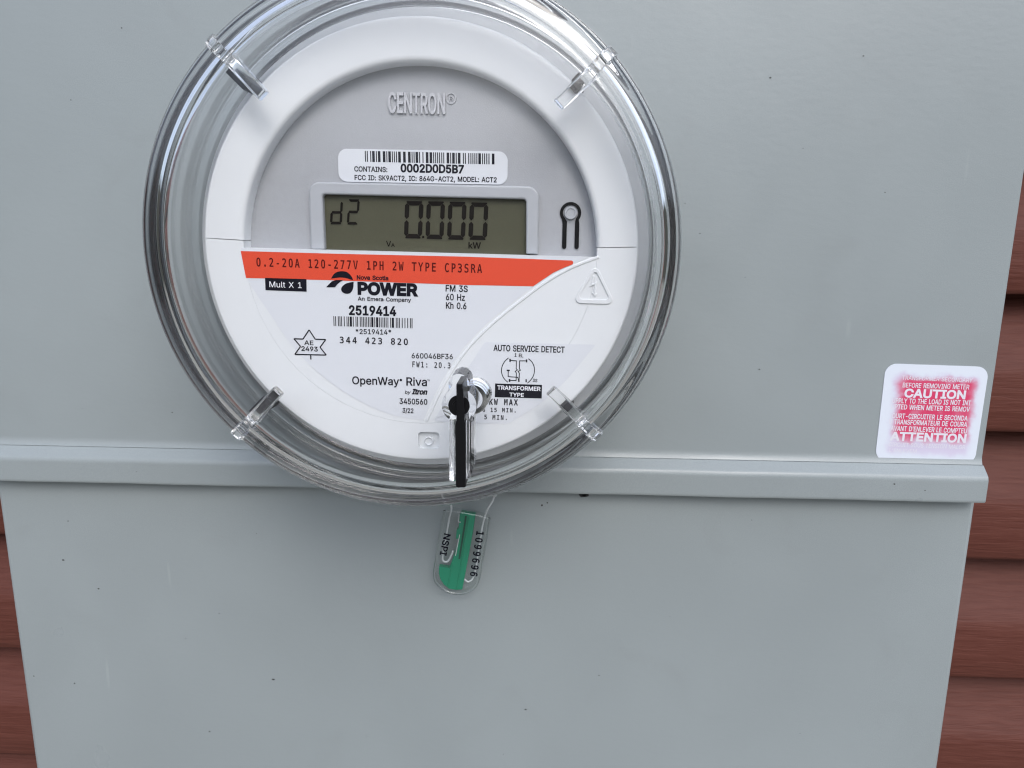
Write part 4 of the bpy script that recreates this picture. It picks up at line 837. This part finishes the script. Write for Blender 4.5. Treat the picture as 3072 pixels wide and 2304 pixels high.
T(bm, 'A', 'TM', (1838, 1560), (1863, 1561), 18, dI)
T(bm, 'D', 'by', (46, 571), (98, 573), 28, dI, off=.02, shear=.2)
T(bm, 'D', 'Itron', (112, 575), (254, 579), 46, dI, off=.04, shear=.25)
T(bm, 'G', '3450560', (1963, 520), (2168, 526), 40, dI, off=.016)
T(bm, 'G', '3/22', (1985, 584), (2065, 588), 33, dI, off=.016)
T(bm, 'C', 'FM 3S', (225, 580), (397, 586), 48, dI, off=.014)
T(bm, 'C', '60 Hz', (227, 648), (375, 653), 48, dI, off=.014)
T(bm, 'C', 'Kh 0.6', (227, 714), (387, 719), 48, dI, off=.014)
# company mark: dome, swoosh and drop
flat(bm, smooth_path(xzl('A', [(926, 588), (950, 548), (985, 524), (1025, 517), (1070, 523), (1105, 548), (1128, 582), (1136, 604)], dI), 5) + xzl('A', [(1100, 592), (1060, 580), (1010, 576), (965, 582)], dI), dI)
flat(bm, xzl('A', [(880, 669), (905, 640), (935, 612), (975, 600), (1042, 602), (1010, 620), (985, 642), (964, 669)], dI), dI)
flat(bm, smooth_path(xzl('A', [(1140, 618), (1138, 665), (1125, 705), (1100, 727), (1065, 730), (1035, 716), (1022, 692), (1030, 665), (1060, 638), (1100, 624), (1138, 617)], dI), 4)[:-1], dI)
obj('lettering', bm, M['ink'], npl)
bm = bmesh.new(); T(bm, 'A', 'Mult X 1', (343, 668), (648, 677), 54, dI - .00006, off=.002)
obj('white_lettering', bm, M['white_ink'], npl)
bm = bmesh.new(); stroke(bm, ridge, .0010, D_RING - .00032, d1=D_RING + .0004)
obj('moulded_ridge', bm, M['white_plastic'], met, bevel=.0003, segs=2)
# warning triangle moulded in the white plastic
bm = bmesh.new(); dT = D_RING - .00045
to = rr(xzl('C', [(1208, 672), (1546, 682), (1390, 362)], dT), .0030, 7); ti = rr(xzl('C', [(1250, 640), (1505, 648), (1389, 410)], dT), .0018, 7)
def ringp(bm, a, b, d0, d1):
    n = len(a); L = [[bm.verts.new(V3(p, d)) for p in q] for q, d in ((a, d0), (b, d0), (b, d1), (a, d1))]
    for j in range(4):
        A, B = L[j], L[(j + 1) % 4]
        for i in range(n): bm.faces.new((A[i], A[(i + 1) % n], B[(i + 1) % n], B[i]))
    bmesh.ops.recalc_face_normals(bm, faces=bm.faces)
ringp(bm, to, ti, dT, D_RING + .0004)
bolt = xzl('C', [(1378, 462), (1355, 535), (1393, 517), (1384, 592)], dT)
stroke(bm, bolt, .0006, dT, d1=D_RING + .0004)
prism(bm, xzl('C', [(1364, 592), (1405, 594), (1385, 627)], dT), dT, D_RING + .0004)
bmesh.ops.recalc_face_normals(bm, faces=bm.faces)
obj('moulded_warning_triangle', bm, M['white_plastic'], met, bevel=.00012, segs=2)

# service label
dA = D_RING - .00010; dB = dA - .00007
bm = bmesh.new()
prism(bm, rr(xzl('D', [(805, 80), (1858, 107), (1600, 420), (1450, 570), (1300, 690), (1020, 862), (328, 835), (330, 810)], dA), [.0008, .0008, 0, 0, 0, .001, .001, 0], 4), dA, D_RING + .0006)
sv = obj('service_label', bm, M['label'], met)
bm = bmesh.new()
T(bm, 'C', 'AUTO SERVICE DETECT', (597, 1043), (1150, 1058), 46, dB, off=.018)
T(bm, 'E', '1 EL', (792, 110), (940, 122), 56, dB, off=.02)
def arc3(a, b, c, n=16): return smooth_path([a, b, c], n)
lw = wl(2.6)
for pts in ([(695, 130), (640, 180), (595, 255), (577, 340), (592, 420), (630, 485), (685, 536)], [(1025, 145), (1080, 195), (1115, 265), (1126, 340), (1108, 425), (1065, 495), (1008, 550)]):
    stroke(bm, smooth_path(xzl('E', pts, dB), 5), lw, dB)
for pts in ([(730, 172), (825, 180), (822, 310), (842, 332), (806, 354), (824, 380), (820, 506), (720, 505)], [(985, 181), (880, 179), (874, 310), (892, 335), (854, 356), (874, 384), (869, 520)],
            [(690, 340), (688, 441), (848, 453), (864, 515)]):
    stroke(bm, xzl('E', pts, dB), lw, dB)
for cx, cy, w_, h_ in ((720, 171, 24, 50), (994, 181, 24, 50), (712, 505, 26, 46), (690, 338, 52, 22), (866, 508, 24, 40), (987, 510, 22, 50)):
    flat(bm, xzl('E', [(cx - w_ / 2, cy - h_ / 2), (cx + w_ / 2, cy - h_ / 2), (cx + w_ / 2, cy + h_ / 2), (cx - w_ / 2, cy + h_ / 2)], dB), dB - .00002)
T(bm, 'E', '3S', (1095, 528), (1172, 533), 50, dB, off=.02)
flat(bm, xzl('E', [(472, 555), (1250, 578), (1245, 805), (467, 782)], dB), dB)
T(bm, 'E', 'KW MAX', (374, 905), (848, 918), 95, dB, off=.022, mono=True)
T(bm, 'E', 'G 15 MIN.', (262, 1022), (812, 1036), 66, dB, off=.022, mono=True)
T(bm, 'E', '5 MIN.', (292, 1146), (665, 1160), 72, dB, off=.022, mono=True)
obj('lettering', bm, M['ink'], sv)
bm = bmesh.new()
T(bm, 'E', 'TRANSFORMER', (507, 655), (1225, 679), 66, dB - .00006, off=.022)
T(bm, 'E', 'TYPE', (708, 768), (948, 778), 60, dB - .00006, off=.022)
obj('white_lettering', bm, M['white_ink'], sv)

# clear cover
bm = bmesh.new(); R0 = .0815; RP = .0752
prof = [(0.0, D_RIM), (RP - .0016, D_RIM), (RP - .0006, D_RIM + .0001)]
mats = [1, 0, 0]
rc = R0 - RP; hc = .0072
for k in range(0, 15):
    a = k / 14 * math.pi / 2; prof.append((RP + rc * math.sin(a), D_RIM + .0003 + hc * (1 - math.cos(a)))); mats.append(0)
FL = math.tan(R_(3.6))
outer_part = [(R0 + FL * (y - .010), D_RIM + y) for y in (.0105, .016, .024, .032, .042, .053)] + [(R0 + .0036, D_RIM + .0550), (R0 + .0042, D_RIM + .0565), (R0 + .0042, D_RIM + .060),
         (R0 + .0036, D_RIM + .0615), (R0 - .0038, D_RIM + .0615), (R0 - .0040, D_RIM + .052), (R0 - .0041, D_RIM + .030)]
inner_part = [(R0 - .0041, D_RIM + .0150), (R0 - .0042, D_RIM + .0120), (R0 - .0047, D_RIM + .0104), (R0 - .0058, D_RIM + .0096), (R0 - .0064, D_RIM + .0086), (R0 - .0066, D_RIM + .0074),
         (R0 - .0066, D_RIM + .0054), (R0 - .0070, D_RIM + .0041), (R0 - .0078, D_RIM + .0033), (R0 - .0090, D_RIM + .0030)]
prof += outer_part + inner_part; mats += [0] * (len(outer_part) + len(inner_part)); mats[-1] = 1
prof.append((0.0, D_RIM + .0030)); mats.append(1)
lathe(bm, prof, C_RIM, 384, closed=False, mats=mats)
cov = obj('clear_cover', bm, [M['clear'], M['pane']], met, smooth=30, label='clear plastic cover with thick rounded rim')
for u, v in ((715, 205), (1765, 228), (786, 1226), (1744, 1260)):
    c = xz(u, v, D_RIM + .005) - C_RIM; a = math.atan2(c.y, c.x)
    er = Vector((math.cos(a), math.sin(a))); et = Vector((-er.y, er.x))
    bm = bmesh.new(); hw = .0017
    q = [(.0600, .0029, .0052), (.0610, .0029, .0066), (.0700, .0029, .0085), (.0745, .0028, .0105), (.0770, -.0002, .0120), (.0797, .0007, .0120), (.0812, .0029, .0120), (.08175, .0058, .0118), (.08175, .0095, .0112)]
    vs = []
    for r, y0, y1 in q:
        vs.append([bm.verts.new((C_RIM.x + er.x * r + et.x * s * hw, D_RIM + y, C_RIM.y + er.y * r + et.y * s * hw)) for s, y in ((-1, y0), (1, y0), (1, y1), (-1, y1))])
    for i in range(len(vs) - 1):
        for j in range(4): bm.faces.new((vs[i][j], vs[i][(j + 1) % 4], vs[i + 1][(j + 1) % 4], vs[i + 1][j]))
    bm.faces.new(vs[0][::-1]); bm.faces.new(vs[-1]); bmesh.ops.recalc_face_normals(bm, faces=bm.faces)
    lu, lv, e0, e1 = {715: (690, 206, .0692, .0764), 1765: (1733, 246, .0692, .0722), 786: (748, 1254, .0692, .0764), 1744: (1706, 1228, .0692, .0716)}[u]
    lc = xz(lu, lv, .2258) - C_RIM; la = math.atan2(lc.y, lc.x); lr = Vector((math.cos(la), math.sin(la))); lt = Vector((-lr.y, lr.x)); h2 = .0018
    bm2 = bmesh.new()
    prism(bm2, [C_RIM + lr * e0 - lt * h2, C_RIM + lr * e1 - lt * h2, C_RIM + lr * e1 + lt * h2, C_RIM + lr * e0 + lt * h2], .2258, .2435)
    bmesh.ops.recalc_face_normals(bm2, faces=bm2.faces)
    obj('rib_dark_block', bm2, M['rib_dark'], met, bevel=.0003)  # added block behind the rib, standing in for dark reflections in the plastic
    obj('cover_rib', bm, M['clear'], cov, smooth=30, bevel=.0003, segs=2)

# clear latch body standing on the cover, with its black bar
dK = .1915
bm = bmesh.new()
cK = xz(*px('L', 612, 680), dK); kk = dK / F
rk = 54 * kk
outer = disc_pts(cK, rk, 30, R_(-52), R_(52), ends=True)
tabw = 32 * kk; top = xz(*px('L', 612, 350), dK).y; bot = xz(*px('L', 620, 1475), dK).y
body = [Vector((cK.x + tabw, bot + .0006))] + [Vector((cK.x + tabw, cK.y - rk * .80))] + disc_pts(cK, rk, 24, R_(-53), R_(53), ends=True) + [Vector((cK.x + tabw, top - tabw * .8))]
body += disc_pts((cK.x, top - tabw), tabw, 12, R_(12), R_(168), ends=True) + [Vector((cK.x - tabw, top - tabw * .8))] + disc_pts(cK, rk, 24, R_(127), R_(233), ends=True) + [Vector((cK.x - tabw, bot + .0006)), Vector((cK.x - tabw + .0006, bot)), Vector((cK.x + tabw - .0006, bot))]
up_only = [p for p in body if p.y > cK.y - rk * .82]
prism(bm, up_only, dK, D_RIM - .0098)
bmesh.ops.recalc_face_normals(bm, faces=bm.faces)
obj('latch_body', bm, M['clear_soft'], met, smooth=35, bevel=.0008, segs=3)
for s in (-1, 1):
    bm = bmesh.new()
    x0, x1 = (cK.x - tabw, cK.x - .0016) if s < 0 else (cK.x + .0018, cK.x + tabw + .0004)
    prism(bm, rr([(x0, bot + (0 if s < 0 else .0008)), (x1, bot + (0 if s < 0 else .0012)), (x1, cK.y - rk * .84), (x0, cK.y - rk * .84)], .0005, 3), dK + .0002, D_RIM - .003)
    obj('latch_guard', bm, M['clear_soft'], met, smooth=35, bevel=.0005, segs=2)
bm = bmesh.new()
cB = xz(1421, 1186, D_RIM - .004); rb = .0047
lathe(bm, [(rb - .0016, D_RIM - .0002), (rb - .0016, D_RIM - .0094), (rb - .0004, D_RIM - .0095), (rb - .0001, D_RIM - .0092), (rb - .0001, D_RIM - .0076), (rb - .0004, D_RIM - .0073), (rb - .0004, D_RIM - .0068), (rb, D_RIM - .0064),
           (rb, D_RIM - .0040), (rb - .0003, D_RIM - .0037), (rb - .0003, D_RIM - .0031), (rb + .0003, D_RIM - .0026), (rb + .0005, D_RIM - .0012), (rb + .0005, D_RIM - .0002)], cB, 64)
obj('latch_barrel', bm, plain('bright_metal', (.82, .83, .84), .16, metal=1), met, smooth=35)
bm = bmesh.new(); dQ = dK - .0022
def Lq(pts): return [xz(*px('L', *p), dQ) for p in pts]
prism(bm, Lq([(583, 455), (648, 455), (668, 700), (668, 850), (675, 860), (680, 1400), (682, 1520), (672, 1532), (590, 1532), (578, 1515), (570, 900), (572, 855), (585, 845)]), dQ, dK + .012)
obj('latch_bar', bm, M['black_plastic'], met, smooth=35, bevel=.0004, segs=3)
bm = bmesh.new()
lathe(bm, [(0, dK - .0007), (20 * kk, dK - .0007), (20.5 * kk, dK - .0003), (33 * kk, dK - .0003), (33.5 * kk, dK - .0001), (33 * kk, dK - .00005), (0, dK - .00005)], cK, 40, closed=False)
obj('latch_shaft', bm, M['black_plastic'], met, smooth=35)

# ================================================================ green seal
dZ = .2830
sc = at(*px('S', 770, 560), dZ)
seal = thing('meter_seal', 'small clear and green plastic wire seal hanging under the meter', 'seal', tuple(at(*px('S', 740, 1580), dZ)))
def Sq(pts, d): return [xz(*px('S', *p), d) for p in pts]
outl = Sq([(553, 548), (470, 1010), (428, 1300)], dZ) + smooth_path(Sq([(426, 1345), (445, 1430), (515, 1510), (620, 1565), (740, 1582), (850, 1558), (930, 1500), (972, 1420), (985, 1370)], dZ), 4) + Sq([(1040, 1060), (1110, 640), (1070, 625), (930, 590), (760, 560), (640, 545)], dZ)
bm = bmesh.new(); prism(bm, outl, dZ, dZ + .0045); bmesh.ops.recalc_face_normals(bm, faces=bm.faces)
obj('clear_case', bm, M['seal_clear'], seal, bevel=.0006, segs=2)
bm = bmesh.new()
edge = Sq([(553, 548), (470, 1010), (428, 1300)], dZ - .0002)[:-1] + smooth_path(Sq([(428, 1300), (426, 1345), (445, 1430), (515, 1510), (620, 1565), (740, 1582), (850, 1558), (930, 1500), (972, 1420), (985, 1370)], dZ - .0002), 4) + Sq([(1040, 1060), (1110, 640)], dZ - .0002)
tube(bm, [V3(p, dZ) for p in edge], .00055, 8)
obj('case_rim', bm, M['seal_edge'], seal, smooth=60)
bm = bmesh.new(); dG = dZ + .0012
prism(bm, Sq([(765, 565), (940, 590), (905, 830), (860, 1080), (815, 1320), (775, 1530), (700, 1537), (610, 1520), (545, 1470), (500, 1400), (482, 1330), (486, 1240), (612, 1262), (640, 1190), (675, 1090), (735, 900), (695, 900), (703, 790), (728, 770), (735, 690), (745, 590)], dG), dG, dZ + .0038)
for a, b in (((815, 610), (745, 1150)), ((650, 1190), (595, 1500)), ((775, 1120), (705, 1530)), ((860, 620), (775, 1110))):
    stroke(bm, Sq([a, b], dG - .0003), .0006, dG - .0003, d1=dG + .0004)
bmesh.ops.recalc_face_normals(bm, faces=bm.faces)
gi = obj('green_insert', bm, M['green'], seal, bevel=.00015, segs=1)
bm = bmesh.new(); stroke(bm, Sq([(822, 612), (790, 820), (738, 1150)], dG - .00045), .0007, dG - .00045)
obj('dark_slot', bm, plain('dark_green', (.006, .06, .038), .4), gi)
bm = bmesh.new(); stroke(bm, Sq([(742, 850), (715, 980), (690, 1110)], dG - .0005), .00028, dG - .0005, d1=dG + .0002)
stroke(bm, Sq([(735, 600), (728, 690), (755, 695)], dG - .0005), .00022, dG - .0005, d1=dG + .0002)
bmesh.ops.recalc_face_normals(bm, faces=bm.faces)
obj('locking_spring', bm, M['wire'], gi)
bm = bmesh.new(); dX = dZ - .00035
def vtext(bm, s, a, b, hpx, **kw):          # lettering that runs down the case
    text(bm, s, px('S', *a), px('S', *b), hpx / 4.1475, dX, **kw)
vtext(bm, 'NSPI', (552, 828), (497, 1095), 74, off=.024)
vtext(bm, '1099696', (955, 800), (872, 1358), 82, off=.024, mono=True)
obj('lettering', bm, M['ink'], seal)
def wire(pts, r=.00042):
    bm = bmesh.new(); tube(bm, smooth_path([Vector((at(*px('S', pts[0][0], pts[0][1]), .28).x * 1.0, .2800, C_RIM.y - .0800))] + [at(*px('S', x, y), d) for x, y, d in pts], 6), r, 8)
    obj('wire', bm, M['wire'], seal, smooth=60)
wire([(600, 380, .2800), (625, 455, .2805), (640, 520, .2815), (618, 620, dZ + .002), (585, 810, dZ + .002), (530, 1120, dZ + .002), (560, 1185, dZ + .002), (610, 1160, dZ + .002), (660, 1050, dZ + .001)])
wire([(1200, 300, .2800), (1170, 370, .2805), (1150, 430, .2808), (1090, 530, .2818), (1055, 625, dZ + .001), (1030, 720, dZ + .002), (1010, 830, dZ + .002), (930, 1320, dZ + .0025), (860, 1430, dZ + .002), (800, 1400, dZ + .002)])
